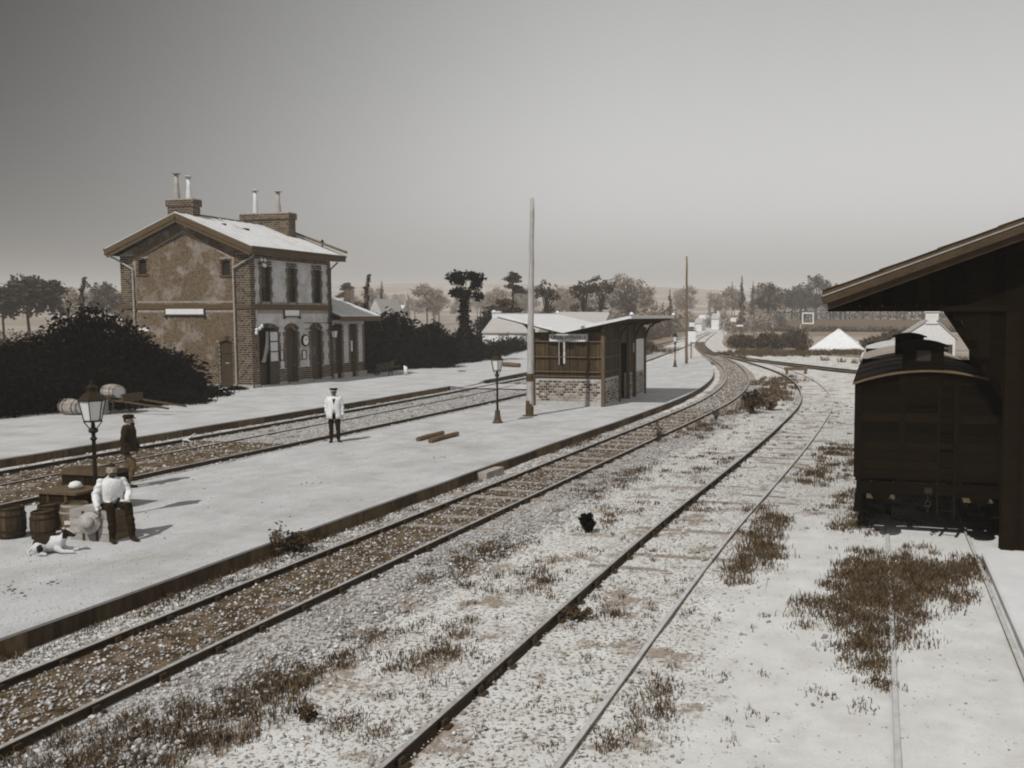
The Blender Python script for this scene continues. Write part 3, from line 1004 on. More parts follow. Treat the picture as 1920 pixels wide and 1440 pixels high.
# curtain drawn aside in the doorway: pleated cloth narrowing to its tie
V, F = [], []
nu, nv = 28, 14
for j in range(nv + 1):
    t = j / nv
    z = 3.40 - t * 1.75
    y0 = 45.95 - .45 * (t ** 1.6); y1 = 46.75 - .95 * (t ** .8)
    if t > .86:
        y0, y1 = y0 - .04, y1 + .06
    for i in range(nu + 1):
        u = i / nu
        V.append((SX1 - .05 + .035 * math.sin(u * 22 + t * 2), y0 + (y1 - y0) * u, z))
for j in range(nv):
    for i in range(nu):
        F.append((j * (nu + 1) + i, j * (nu + 1) + i + 1, (j + 1) * (nu + 1) + i + 1, (j + 1) * (nu + 1) + i))
cu = npmesh("curtain", np.array(V), np.array(F), M['crate'], None, None, True)
child(cu, st)
so = cu.modifiers.new("t", 'SOLIDIFY'); so.thickness = .01
# plank door in the gable
d = MB()
for k in range(5):
    xx = -35.46 + k * .158
    d.bb(xx, xx + .15, SY0 + .10, SY0 + .14, PZ + .02, 2.92)
d = d.build("door", M['doorbrown'], st)
for z in (.7, 2.2):
    q = MB(); q.bb(-35.44, -34.7, SY0 + .07, SY0 + .10, z, z + .12); q.build("door_ledge", M['doorbrown'], d)
q = MB(); q.bb(-35.2, -34.95, SY0 + .085, SY0 + .098, 1.62, 1.68); q.build("letter_slot", M['cream'], d)
# roof: standing-seam zinc on two slopes, fascia boards, rake boards
RY0, RY1 = 44.1, 53.25
EX0, EX1, EZ, RX, RZ = -42.4, -32.82, 8.06, -37.62, 9.98
rf = MB()
for ex in (EX0, EX1):
    rf.prism([(ex, RY0, EZ - .06), (ex, RY0, EZ + .0), (RX, RY0, RZ), (RX, RY0, RZ - .06)], (0, RY1 - RY0, 0))
rf = rf.build("roof", M['zinc'], st)
for ex in (EX0, EX1):
    y = RY0 + .04
    while y < RY1:
        q = MB(); q.bar((ex, y, EZ + .012), (RX, y, RZ + .012), .03, .035); q.build("seam", M['zinc'], rf)
        y += .68
for k in range(13):
    y = RY0 + .1 + k * .7
    q = MB(); q.tube([(RX, y, RZ + .0), (RX, y + .62, RZ + .0)], .075, 8); q.build("ridge_roll", M['wagonroof'], rf)
q = MB(); q.bb(-36.1, -35.8, 47.6, 47.95, 9.28, 9.38); q.build("roof_hatch", M['iron'], rf)
q = MB(); q.bb(-36.5, -36.3, 46.4, 46.6, 9.45, 9.55); q.build("roof_hatch", M['iron'], rf)
q = MB()
for ex in (EX0, EX1):
    s = 1 if ex > RX else -1
    q.bb(ex - .03, ex + .03, RY0 - .03, RY1 + .03, EZ - .38, EZ - .07)
    q.bar((ex, RY0 - .02, EZ - .20), (RX, RY0 - .02, RZ - .20), .05, .30)
    q.bar((ex - s * .1, RY0 + .02, EZ - .44), (RX, RY0 + .02, RZ - .46), .06, .16)
    q.bar((ex, RY1, EZ - .20), (RX, RY1, RZ - .20), .05, .30)
    # soffit boards and gutter
    q.prism([(ex - s * .04, RY0, EZ - .36), (SX1 + .0 if s > 0 else SX0, RY0, EZ - .36), (SX1 if s > 0 else SX0, RY0, EZ - .33), (ex - s * .04, RY0, EZ - .33)], (0, RY1 - RY0, 0))
q.build("fascia_board", M['fascia'], st)
for ex in (EX1, EX0):
    s = 1 if ex > RX else -1
    q = MB(); q.tube([(ex + s * .06, RY0 - .02, EZ - .06), (ex + s * .06, RY1 + .02, EZ - .06)], .06, 8); q.build("gutter", M['fascia'], st)
for xx, s in ((-34.38, 1), (-40.98, -1)):
    q = MB()
    ex = -32.95 if s > 0 else -42.3
    q.tube([(ex, RY0 + .3, 7.62), (ex - s * .2, SY0 - .1, 7.5), (xx, SY0 - .11, 6.9), (xx, SY0 - .11, 6.6), (xx, SY0 - .11, .35), (xx + .05, SY0 - .2, .3)], .05, 8)
    for z in (6.2, 4.6, 3.0, 1.4):
        q.bb(xx - .07, xx + .07, SY0 - .13, SY0 - .01, z, z + .04)
    q.build("drainpipe", M['cream'], st)
q = MB()
q.tube([(-32.95, 52.6, 7.62), (SX1 + .1, 52.35, 7.2), (SX1 + .1, 52.3, 6.9), (SX1 + .1, 52.3, .3)], .045, 8)
q.build("drainpipe", M['ironbrown'], st)
# chimneys
def chimney(x0, x1, y0, y1, z0, z1, pots):
    b = MB()
    zc = z1 - .42
    for (xa, xb, ya, yb, za, zb) in ((x0, x1, y0, y1, z0, zc), (x0 - .07, x1 + .07, y0 - .07, y1 + .07, zc, z1)):
        b.bb(xa + .01, xb - .01, ya + .01, yb - .01, za, zb, 1)
        brick_field(b, (0, ya, 0), (1, 0, 0), (0, -1, 0), xa, xb, za, zb)
        brick_field(b, (xb, 0, 0), (0, 1, 0), (1, 0, 0), ya, yb, za, zb)
        brick_field(b, (xa, 0, 0), (0, 1, 0), (-1, 0, 0), ya, yb, za, zb)
        brick_field(b, (0, yb, 0), (1, 0, 0), (0, 1, 0), xa, xb, za, zb)
    c = b.build("chimney", [M['brick'], M['mortar']], rf)
    for px, h, mm in pots:
        q = MB()
        py = (y0 + y1) / 2
        q.lathe([(.17, 0), (.15, h * .35), (.12, h * .5), (.12, h - .02), (.10, h - .02), (.10, h - .2)], (px, py, z1), 14, caps=False)
        q.lathe([(.0, h + .10), (.24, h + .045), (.245, h + .02), (0, h + .03)], (px, py, z1), 14, caps=False)
        for an in (0, 2.1, 4.2):
            q.tube([(px + .1 * math.cos(an), py + .1 * math.sin(an), z1 + h - .05), (px + .15 * math.cos(an), py + .15 * math.sin(an), z1 + h + .03)], .012, 5)
        q.build("chimney_pot", mm, c, True)
chimney(-39.0, -37.35, 45.15, 45.75, 9.3, 10.85, [(-38.6, 1.42, M['cream']), (-37.8, 1.22, M['zinc'])])
chimney(-39.1, -35.7, 51.6, 52.3, 8.7, 10.72, [(-38.3, 1.42, M['zinc']), (-36.65, 1.30, M['cream'])])
q = MB(); q.bar((EX1 + .3, 52.9, EZ + .2), (-36.2, 52.9, RZ - .42), .28, .12); q.build("verge_coping", M['wagonroof'], rf)
q = MB(); q.lathe([(.05, 0), (.04, .2), (.09, .26), (.1, .34), (.05, .42), (.0, .46)], (-34.2, 52.9, 8.65), 10); q.build("roof_vent", M['iron'], rf, True)
# annex: lean pavilion of pilasters and deep openings
AX, AY0, AY1 = -33.4, 52.46, 56.3
ops = [(52.82, 53.62), (54.55, 55.38)]
b = MB()
wall_panel(b, (AX, 0, 0), (0, 1, 0), (1, 0, 0), AY0, AY1, PZ, 4.0, [(a, c, PZ, 3.75) for a, c in ops], .35, 0, 1)
b.add([(AX, AY1, PZ), (-38.5, AY1, PZ), (-38.5, AY1, 4.6), (-36, AY1, 5.4), (AX, AY1, 4.0)], [(0, 1, 2, 3, 4)])
an = b.build("annex_wall", [M['stucco_white'], M['brick']], st)
b = MB(); b.bb(-38, AX - .36, AY0 + .1, AY1 - .1, PZ, 3.9); b.build("annex_lining", M['dark'], st)
b = MB()
for a, c in ((52.5, 52.80), (53.64, 53.80), (54.36, 54.53), (55.40, 55.55), (56.05, 56.3)):
    brick_field(b, (AX, 0, 0), (0, 1, 0), (1, 0, 0), a, c, 1.25 if (a, c) not in ((52.5, 52.80), (56.05, 56.3)) else .6, 3.72, tooth1=.03)
for a, c in ((53.62, 54.55), (55.38, 56.3), (AY0, 52.82)):
    brick_field(b, (AX, 0, 0), (0, 1, 0), (1, 0, 0), a, c, .62, 1.22, proud=.02)
o = b.build("annex_brickwork", [M['brick'], M['mortar']], st); o["kind"] = "stuff"
for a, c in ((AY0 + .02, 52.82), (53.60, 54.57), (55.36, 56.38)):
    b = MB(); b.bb(AX - .1, AX + .12, a, c, PZ - .1, .62); b.build("pillar_base", M['stonepale'], st)
panel_door(ops[0][0] + .02, ops[0][1] - .02, M['doorbrown'], False, AX - .3)
panel_door(ops[1][0] + .02, ops[1][1] - .02, M['doorbrown'], False, AX - .3)
b = MB()
b.prism([(-32.75, AY0 + .02, 4.24), (-32.75, AY0 + .02, 4.30), (-36, AY0 + .02, 5.46), (-36, AY0 + .02, 5.40)], (0, 4.9, 0))
b.prism([(-39.2, AY0 + .02, 4.24), (-39.2, AY0 + .02, 4.30), (-36, AY0 + .02, 5.46), (-36, AY0 + .02, 5.40)], (0, 4.9, 0))
ar = b.build("annex_roof", M['zinc'], st)
for k in range(8):
    y = AY0 + .1 + k * .68
    q = MB(); q.bar((-32.75, y, 4.315), (-36, y, 5.475), .03, .03); q.build("seam", M['zinc'], ar)
q = MB()
q.bb(-32.80, -32.74, AY0 + .02, AY0 + 4.94, 3.93, 4.235)
q.bar((-32.75, AY0 + 4.9, 4.08), (-36, AY0 + 4.9, 5.24), .05, .28)
q.bb(-33.39, -32.80, AY0 + .02, AY0 + 4.9, 4.0, 4.03)
q.build("annex_fascia", M['fascia'], st)
q = MB(); brick_field(q, (0, 58, 0), (1, 0, 0), (0, -1, 0), -35.9, -35.4, 5.0, 6.1); q.bb(-35.9, -35.4, 58, 58.5, 5.0, 6.1, 1); q.build("annex_chimney", [M['brick'], M['mortar']], ar)

# fittings hung on the station walls
def name_board(name, O, U, N, u0, u1, v0, v1, label, ends=True):
    O, U, N = Vector(O), Vector(U), Vector(N)
    e = empty(name, O + U * ((u0 + u1) / 2) + Vector((0, 0, v0)) + N * .02, label, "sign")
    q = MB()
    P = lambda u, v, d: O + U * u + Vector((0, 0, v)) + N * d
    q.prism([P(u0, v0, .03), P(u1, v0, .03), P(u1, v1, .03), P(u0, v1, .03)], N * .04)
    q.build("board", M['enamel'], e)
    q = MB()
    q.prism([P(u0 - .06, v0 - .07, .02), P(u1 + .06, v0 - .07, .02), P(u1 + .06, v0 - .002, .02), P(u0 - .06, v0 - .002, .02)], N * .08)
    for u in (u0 - .04, u1 + .04):
        q.prism([P(u - .035, v0 - .002, .02), P(u + .035, v0 - .002, .02), P(u + .035, v1 + .03, .02), P(u - .035, v1 + .03, .02)], N * .07)
        q.lathe([(.0, -.16), (.07, -.13), (.10, -.09), (.09, -.05), (.0, -.05)], P(u, v0 - .02, .07), 8)
    q.build("frame", M['ironbrown'], e)
    return e
name_board("name_board", gO, gU, gN, -38.9, -36.4, 4.36, 4.66, "long blank white board bracketed on the station gable below the brick band")
name_board("name_board", fO, fU, fN, 47.6, 49.0, 4.27, 4.60, "short blank white board above the middle door of the station front")
b = MB()
pts = [(.35 * max(-1, min(1, 1.25 * math.cos(t))) - 40.46, SY0 - .02, 3.5 + .105 * math.sin(t)) for t in np.linspace(0, 2 * math.pi, 24, endpoint=False)]
b.prism(pts, (0, -.025, 0))
tag(b.build("oval_plate", M['enamel']), "small oval white plate on the station gable above the bushes", "sign")
ck = empty("station_clock", (SX1 + .1, 49.5, 2.8), "round white-faced clock on the station front above a framed notice", "clock")
b = MB(); b.lathe([(.34, 0), (.36, .05), (.36, .10), (.29, .13), (.27, .10)], (SX1 + .02, 49.5, 2.8), 24, axis='X'); b.build("case", M['iron'], ck, True)
b = MB(); b.lathe([(.0, .105), (.275, .105)], (SX1 + .02, 49.5, 2.8), 24, axis='X', caps=False); b.build("dial", M['enamel'], ck)
b = MB(); b.bar((SX1 + .14, 49.5, 2.8), (SX1 + .14, 49.43, 2.96), .025, .01); b.bar((SX1 + .14, 49.5, 2.8), (SX1 + .14, 49.66, 2.88), .018, .01); b.build("hand", M['iron'], ck)
def framed(name, Y, Z, w, h, label, x=SX1 + .02, tilt=0):
    e = empty(name, (x, Y, Z), label, "notice")
    q = MB()
    for y0, y1, z0, z1 in ((Y - w / 2, Y - w / 2 + .05, Z, Z + h), (Y + w / 2 - .05, Y + w / 2, Z, Z + h), (Y - w / 2 + .05, Y + w / 2 - .05, Z, Z + .05), (Y - w / 2 + .05, Y + w / 2 - .05, Z + h - .05, Z + h)):
        q.bb(x, x + .05, y0, y1, z0, z1)
    q.build("frame", M['door'], e)
    q = MB(); q.bb(x, x + .015, Y - w / 2 + .05, Y + w / 2 - .05, Z + .05, Z + h - .05); q.build("sheet", M['paper'], e)
framed("framed_notice", 49.42, 1.65, .46, .58, "small framed notice on the wall beneath the station clock")
framed("framed_notice", 47.25, 1.7, .36, .62, "dark framed notice hung between the open door and the middle door")
b = MB(); b.bb(AX - .02, AX + .03, 54.66, 54.78, 1.95, 2.65)
tag(b.build("enamel_plate", M['enamel']), "narrow white plate on the second door of the annex", "sign")
# bracket lantern by the far corner
ln = empty("wall_lantern", (SX1 + .05, 51.9, 3.8), "black bracket lantern hanging at the far corner of the station front", "lantern")
b = MB()
b.bar((SX1, 51.9, 3.82), (SX1 + 1.0, 51.9, 3.82), .035); b.bar((SX1, 51.9, 3.35), (SX1 + .65, 51.9, 3.80), .025)
b.bar((SX1 + .03, 49.55, 3.84), (SX1 + .03, 51.9, 3.84), .03); b.bar((SX1 + .03, 49.55, 3.48), (SX1 + .03, 50.3, 3.48), .03)
b.build("bracket", M['iron'], ln)
b = MB()
lx, ly = SX1 + .55, 51.9
b.lathe([(.03, .78), (.05, .74), (.09, .70), (.11, .62), (.12, .60), (.30, .46), (.32, .43), (.24, .43)], (lx, ly, 2.92), 6)
b.lathe([(.10, -.02), (.16, .0), (.16, .03), (.06, .03)], (lx, ly, 2.90), 6)
for k in range(6):
    an_ = 2 * math.pi * k / 6
    b.bar((lx + .15 * math.cos(an_), ly + .15 * math.sin(an_), 2.92), (lx + .235 * math.cos(an_), ly + .235 * math.sin(an_), 3.35), .018)
b.tube([(lx, ly, 3.68), (lx, ly, 3.80)], .012, 6)
b.build("cage", M['iron'], ln)
b = MB(); b.lathe([(.135, 2.93), (.215, 3.34)], (lx, ly, 0), 6, caps=False); b.build("glass", M['glass'], ln)
# white porcelain insulators on iron brackets
def insulators(loc, pts, label):
    e = empty("insulator_bracket", loc, label, "insulators")
    q = MB()
    for p in pts:
        q.tube([loc, p], .015, 6)
    q.build("bracket", M['iron'], e)
    for p in pts:
        q = MB(); q.lathe([(.03, -.02), (.075, 0), (.07, .06), (.085, .09), (.05, .17), (0, .19)], p, 10); q.build("insulator", M['enamel'], e, True)
insulators((SX1, 45.35, 7.15), [(SX1 + .35, 45.2, 7.3), (SX1 + .35, 45.5, 7.28), (SX1 + .4, 45.3, 7.0), (SX1 + .4, 45.45, 6.98)], "cluster of white insulators above the first upper window of the station")
insulators((SX1, 44.9, 3.4), [(SX1 + .25, 44.75, 3.42), (SX1 + .3, 44.95, 3.5), (SX1 + .3, 45.15, 3.62), (SX1 + .25, 44.72, 3.25)], "white insulators on the station corner beside the open door")

# ================================================================ island shelter
HX0, HX1, HY0, HY1 = -14.85, -11.6, 39.2, 46.7
sh = empty("platform_shelter", (-13.2, 43, PZ), "small timber and brick waiting shelter with white butterfly roof on the island platform", "shelter")
def shelter_bricks(O, U, N, u0, u1, v0, v1, p_white):
    """every brick an object of its own, sharing one mesh"""
    O, U, N = Vector(O), Vector(U), Vector(N)
    L, H = .19, .082
    v, row = v0, 0
    while v + H < v1 + .01:
        u = u0 + (0 if row % 2 == 0 else .12)
        while u + L < u1 + .01:
            o = bpy.data.objects.new("brick", sbrick_me)
            COL.objects.link(o)
            o.location = O + U * (u + L / 2) + Vector((0, 0, v + H / 2)) + N * (-.028 + random.uniform(-.008, .006))
            o.rotation_euler = (0, 0, math.atan2(U.y, U.x))
            child(o, sh)
            o.data = sbrick_me2 if random.random() < p_white(u, v) else sbrick_me
            u += L + .032
        v += H + .033
        row += 1
def sbrick(nm, m):
    bm = bmesh.new()
    bmesh.ops.create_cube(bm, size=1, matrix=Matrix.Diagonal((.19, .1, .082, 1)))
    bmesh.ops.bevel(bm, geom=bm.edges[:], offset=.008, segments=1, affect='EDGES')
    me = bpy.data.meshes.new(nm); bm.to_mesh(me); bm.free()
    me.materials.append(m)
    return me
sbrick_me = sbrick("brick", mat("brick_shelter", (.085, .055, .032), (.15, .105, .065), 9, .9, .3, 40, .15, obj_random=.6))
sbrick_me2 = sbrick("brick_limed", mat("brick_shelter_limed", (.36, .32, .24), (.26, .22, .15), 9, .9, .3, 40, .15, obj_random=.3))
b = MB()
for a_ in ((HX0, HX1, HY0 + .0, HY0 + .22), (HX1 - .22, HX1, HY0 + .22, 41.7), (HX1 - .22, HX1, 43.5, 44.2), (HX1 - .22, HX1, 44.8, HY1 - .22), (HX0, HX1, HY1 - .22, HY1)):
    b = MB(); b.bb(*a_, PZ - .1, 1.52); b.build("low_wall", M['limewash'], sh)
shelter_bricks((0, HY0, 0), (1, 0, 0), (0, -1, 0), HX0 + .12, HX1 - .1, .52, 1.50, lambda u, v: (.9 if v < .66 else .6 if v < .85 else .26) * (.5 if u < -14 else 1.1))
shelter_bricks((HX1, 0, 0), (0, 1, 0), (1, 0, 0), HY0 + .1, 41.7, .40, 1.50, lambda u, v: .62)
shelter_bricks((HX1, 0, 0), (0, 1, 0), (1, 0, 0), 43.5, 44.2, .40, 1.50, lambda u, v: .5)
shelter_bricks((HX1, 0, 0), (0, 1, 0), (1, 0, 0), 44.8, HY1, .40, 1.50, lambda u, v: .9)
for px, py in ((HX0, HY0), (HX1, HY0), (HX1, 41.75), (HX1, 44.62), (HX1, HY1), (HX0, HY1), (HX0, 43), (HX1, 43.45)):
    q = MB(); q.box((px, py - (.03 if py == HY0 else 0), 1.9), (.15, .15, 3.6)); q.build("post", M['woodpost'], sh)
mrb = mat("rail_batten", (.15, .10, .07), (.10, .066, .045), 6, .8, .3, 30, .2)
for z in (1.60, 1.81, 2.46, 3.15):
    q = MB(); q.bb(HX0 + .075, HX1 - .075, HY0 - .08, HY0 - .03, z - .02, z + .02); q.build("cross_rail", mrb, sh)
for z in (1.81, 2.46, 3.15):
    q = MB(); q.bb(HX1 + .02, HX1 + .06, HY0 + .05, 41.7, z - .02, z + .02); q.build("cross_rail", mrb, sh)
def plank(x0, x1, y0, y1, z0, z1, m='wood'):
    q = MB(); q.bb(x0, x1, y0, y1, z0, z1); return q.build("plank", M[m], sh)
x = HX0 + .08
while x < HX1 - .1:
    x2 = min(x + .148, HX1 - .08)
    ztop = 3.55
    if -13.72 < (x + x2) / 2 < -13.30:
        plank(x, x2, HY0 + .02, HY0 + .05, 1.52, 2.08); plank(x, x2, HY0 + .02, HY0 + .05, 3.12, ztop)
    else:
        plank(x, x2, HY0 + .02 - random.uniform(0, .012), HY0 + .05, 1.52, ztop)
        if random.random() < .8:
            q = MB(); q.bb(x2 - .012, x2 + .028, HY0 - .012, HY0 + .007, 1.52, 3.13); q.build("batten", M['wood'], sh)
    x += .156
y = HY0 + .09
while y < 41.65:
    plank(HX1 - .05 - random.uniform(0, .01), HX1 - .02, y, min(y + .19, 41.66), 1.52, 3.9); y += .2
y = 43.5
while y < 44.5:
    plank(HX1 - .05, HX1 - .02, y, y + .19, 1.52, 3.9); y += .2
y = 44.7
while y < HY1 - .1:
    plank(HX1 - .05, HX1 - .015, y, y + .155, 1.52, 3.12, 'white'); plank(HX1 - .05, HX1 - .02, y, y + .155, 3.14, 3.95); y += .16
y = 41.8
while y < 43.4:
    plank(HX1 - .05, HX1 - .02, y, y + .19, 3.0, 3.9); y += .2
x = HX0 + .08
while x < HX1 - .1:
    plank(x, x + .148, HY1 - .06, HY1 - .03, 1.52, 3.6); x += .156
y = 44.2
while y < HY1 - .1:
    plank(HX0 - .02, HX0 + .01, y, y + .19, PZ, 3.9); y += .2
b = MB(); b.bb(HX0 + .3, HX1 - .3, 44.2, 44.26, PZ, 3.6); b.build("inner_partition", M['dark'], sh)
b = MB(); b.bb(HX0 + .3, HX1 - .4, 43.6, 44.1, .68, .74); b.bb(HX0 + .4, HX0 + .5, 43.7, 44.0, PZ, .68); b.bb(HX1 - .6, HX1 - .5, 43.7, 44.0, PZ, .68); b.build("bench", M['woodpost'], sh)
# butterfly roof
ry0, ry1 = 38.75, 47.3
VX = -13.32
b = MB()
Lx, Lz, Rx_, Rz_, Vz = -16.5, 4.36, -10.22, 4.26, 3.62
b.prism([(Lx, ry0, Lz), (VX, ry0, Vz), (VX, ry0, Vz - .07), (Lx, ry0, Lz - .07)], (0, ry1 - ry0, 0))
b.prism([(VX, ry0, Vz), (Rx_, ry0, Rz_), (Rx_, ry0, Rz_ - .07), (VX, ry0, Vz - .07)], (0, ry1 - ry0, 0))
rf2 = b.build("roof", M['shelterroof'], sh)
q = MB()
q.bar((Lx, ry0 - .02, Lz - .03), (VX, ry0 - .02, Vz - .03), .04, .12); q.bar((VX, ry0 - .02, Vz - .03), (Rx_, ry0 - .02, Rz_ - .03), .04, .12)
q.bb(Rx_ - .0, Rx_ + .04, ry0 - .04, ry1 + .02, Rz_ - .11, Rz_ + .04); q.bb(Lx - .04, Lx, ry0 - .04, ry1 + .02, Lz - .11, Lz + .04)
q.build("edge_board", M['white'], rf2)
for px, pz in ((Rx_ + .02, Rz_ + .06), (Lx - .02, Lz + .06)):
    for py in (ry0, ry1 - .05):
        q = MB(); q.lathe([(.0, -.04), (.09, -.02), (.10, .04), (.05, .10), (0, .12)], (px, py, pz), 10); q.build("gutter_knob", M['white'], rf2, True)
q = MB(); q.bb(VX - .28, VX + .28, ry0 - .05, ry0 - .015, Vz - .20, Vz - .13); q.build("valley_block", M['crate'], rf2)
for py in np.linspace(ry0 + .1, ry1 - .1, 12):
    q = MB(); q.bar((Lx + .1, py, Lz - .12), (VX, py, Vz - .12), .06, .09); q.build("rafter", M['wood'], rf2)
    q = MB(); q.bar((VX, py, Vz - .12), (Rx_ - .1, py, Rz_ - .12), .06, .09); q.build("rafter", M['wood'], rf2)
for px, s in ((HX1, 1), (HX0, -1)):
    for py in (HY0, 41.75, 44.62, HY1):
        q = MB()
        q0 = .62 if s < 0 else .85
        pts = [(px + s * .06, py, 3.12)] + [(px + s * (.06 + q0 * (1 - math.cos(t))), py, 3.12 + .86 * math.sin(t)) for t in np.linspace(.3, 1.5, 6)]
        for a, c in zip(pts[:-1], pts[1:]):
            q.bar(a, c, .07, .09)
        q.build("bracket", M['wood'], sh)
# name board of the halt
nb = empty("station_sign", (-13.16, HY0 - .12, 3.15), "white name board with black capitals ORVAL-HYENVILLE on the shelter front", "sign")
b = MB(); b.bb(-14.03, -12.29, HY0 - .13, HY0 - .10, 3.17, 3.46); b.build("board", M['enamel'], nb)
b = MB()
for x0, x1, z0, z1 in ((-14.06, -12.26, 3.135, 3.17), (-14.06, -12.26, 3.46, 3.495)):
    b.bb(x0, x1, HY0 - .15, HY0 - .095, z0, z1)
for x0 in (-14.06, -12.29):
    b.bb(x0, x0 + .03, HY0 - .15, HY0 - .095, 3.17, 3.46)
b.build("frame", M['crate'], nb)
fc = bpy.data.curves.new("lettering", 'FONT')
fc.body = "ORVAL-HYENVILLE"
fc.size = .235
fc.align_x = 'CENTER'; fc.align_y = 'CENTER'
fc.extrude = .004
fc.offset = .004
fc.materials.append(M['ink'])
ft = bpy.data.objects.new("lettering", fc)
COL.objects.link(ft)
ft.location = (-13.16, HY0 - .137, 3.312)
ft.rotation_euler = (R(90), 0, 0)
bpy.context.view_layer.update()
if ft.dimensions.x > 0:
    ft.scale.x = 1.64 / ft.dimensions.x
dgr = bpy.context.evaluated_depsgraph_get()
tme = bpy.data.meshes.new_from_object(ft.evaluated_get(dgr))
tob = bpy.data.objects.new("lettering", tme)
COL.objects.link(tob)
tob.location, tob.rotation_euler, tob.scale = ft.location, ft.rotation_euler, ft.scale
bpy.data.objects.remove(ft)
tob["kind"] = "stuff"
child(tob, nb)
b = MB(); b.bb(HX1 - .01, HX1 + .02, 44.4, 44.5, 2.5, 2.95)
tag(b.build("timetable_strip", M['paper']), "narrow paper strip pinned by the doorway of the platform shelter", "notice")
# ================================================================ goods shed (right), wagons
gs = empty("goods_shed", (6, 22, 0), "dark tarred timber goods shed with overhanging gable roof above the wagons", "shed")
SHY = 18.0
def rake_z(x):            # underside line of the roof slope
    return 4.48 + (x + .93) * .366 if x < 6 else 4.48 + 6.93 * .366 - (x - 6) * .366
x = -.72
while x < 12.8:
    w = random.uniform(.17, .22)
    lo = 4.45 if x < 1.30 else (4.45 - (x + .1 - 1.30) * 1.62 if x < 2.24 else 0.0)
    q = MB()
    d = random.uniform(0, .012)
    q.prism([(x, SHY + d, lo), (x + w, SHY + d, lo), (x + w, SHY + d, rake_z(x + w) + .05), (x, SHY + d, rake_z(x) + .05)], (0, .03, 0))
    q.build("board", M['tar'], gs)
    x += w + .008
q = MB(); q.prism([(-.75, SHY + .05, 4.47), (1.32, SHY + .05, 4.47), (2.24, SHY + .05, 2.95), (2.24, SHY + .05, .0), (12.8, SHY + .05, .0), (12.8, SHY + .05, rake_z(12.8)), (6, SHY + .05, rake_z(6)), (-.75, SHY + .05, rake_z(-.75))], (0, .03, 0)); q.build("gap_backing", M['tar'], gs)  # backing added behind the boards to stop light through their gaps
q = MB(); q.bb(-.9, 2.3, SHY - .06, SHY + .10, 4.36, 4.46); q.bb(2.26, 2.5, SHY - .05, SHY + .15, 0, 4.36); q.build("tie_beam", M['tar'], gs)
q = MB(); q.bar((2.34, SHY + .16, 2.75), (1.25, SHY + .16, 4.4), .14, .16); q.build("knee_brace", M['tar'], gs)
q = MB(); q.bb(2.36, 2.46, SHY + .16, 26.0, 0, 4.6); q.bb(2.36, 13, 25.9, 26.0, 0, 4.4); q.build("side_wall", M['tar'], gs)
q = MB()
for s in (1, -1):
    xe = -.98 if s > 0 else 12.98
    q.prism([(xe, 17.35, 4.72), (6, 17.35, 7.27), (6, 17.35, 7.17), (xe, 17.35, 4.62)], (0, 9.0, 0))
r = q.build("roof", M['tarroof'], gs)
q = MB()
for s in (1, -1):
    xe = -.98 if s > 0 else 12.98
    q.bar((xe, 17.33, 4.55), (6, 17.33, 7.10), .05, .15); q.bar((xe + s * .1, 17.42, 4.46), (6, 17.42, 6.97), .06, .14)
q.build("bargeboard", M['tarroof'], r)
q = MB(); q.bar((-.98, 17.30, 4.632), (6, 17.30, 7.182), .02, .025); q.build("drip_strip", M['crate'], r)
q = MB()
for k in range(7):
    f0 = k / 7
    xa, xb = -.98 + 6.98 * f0, -.98 + 6.98 * (f0 + 1 / 7)
    q.prism([(xa, 17.33, 4.73 + 2.55 * f0), (xb + .08, 17.33, 4.73 + 2.55 * (f0 + 1 / 7) + .03), (xb + .08, 17.33, 4.71 + 2.55 * (f0 + 1 / 7) + .03), (xa, 17.33, 4.745 + 2.55 * f0)], (0, 9.04, 0))
q.build("roofing_felt", M['tarroof'], r)

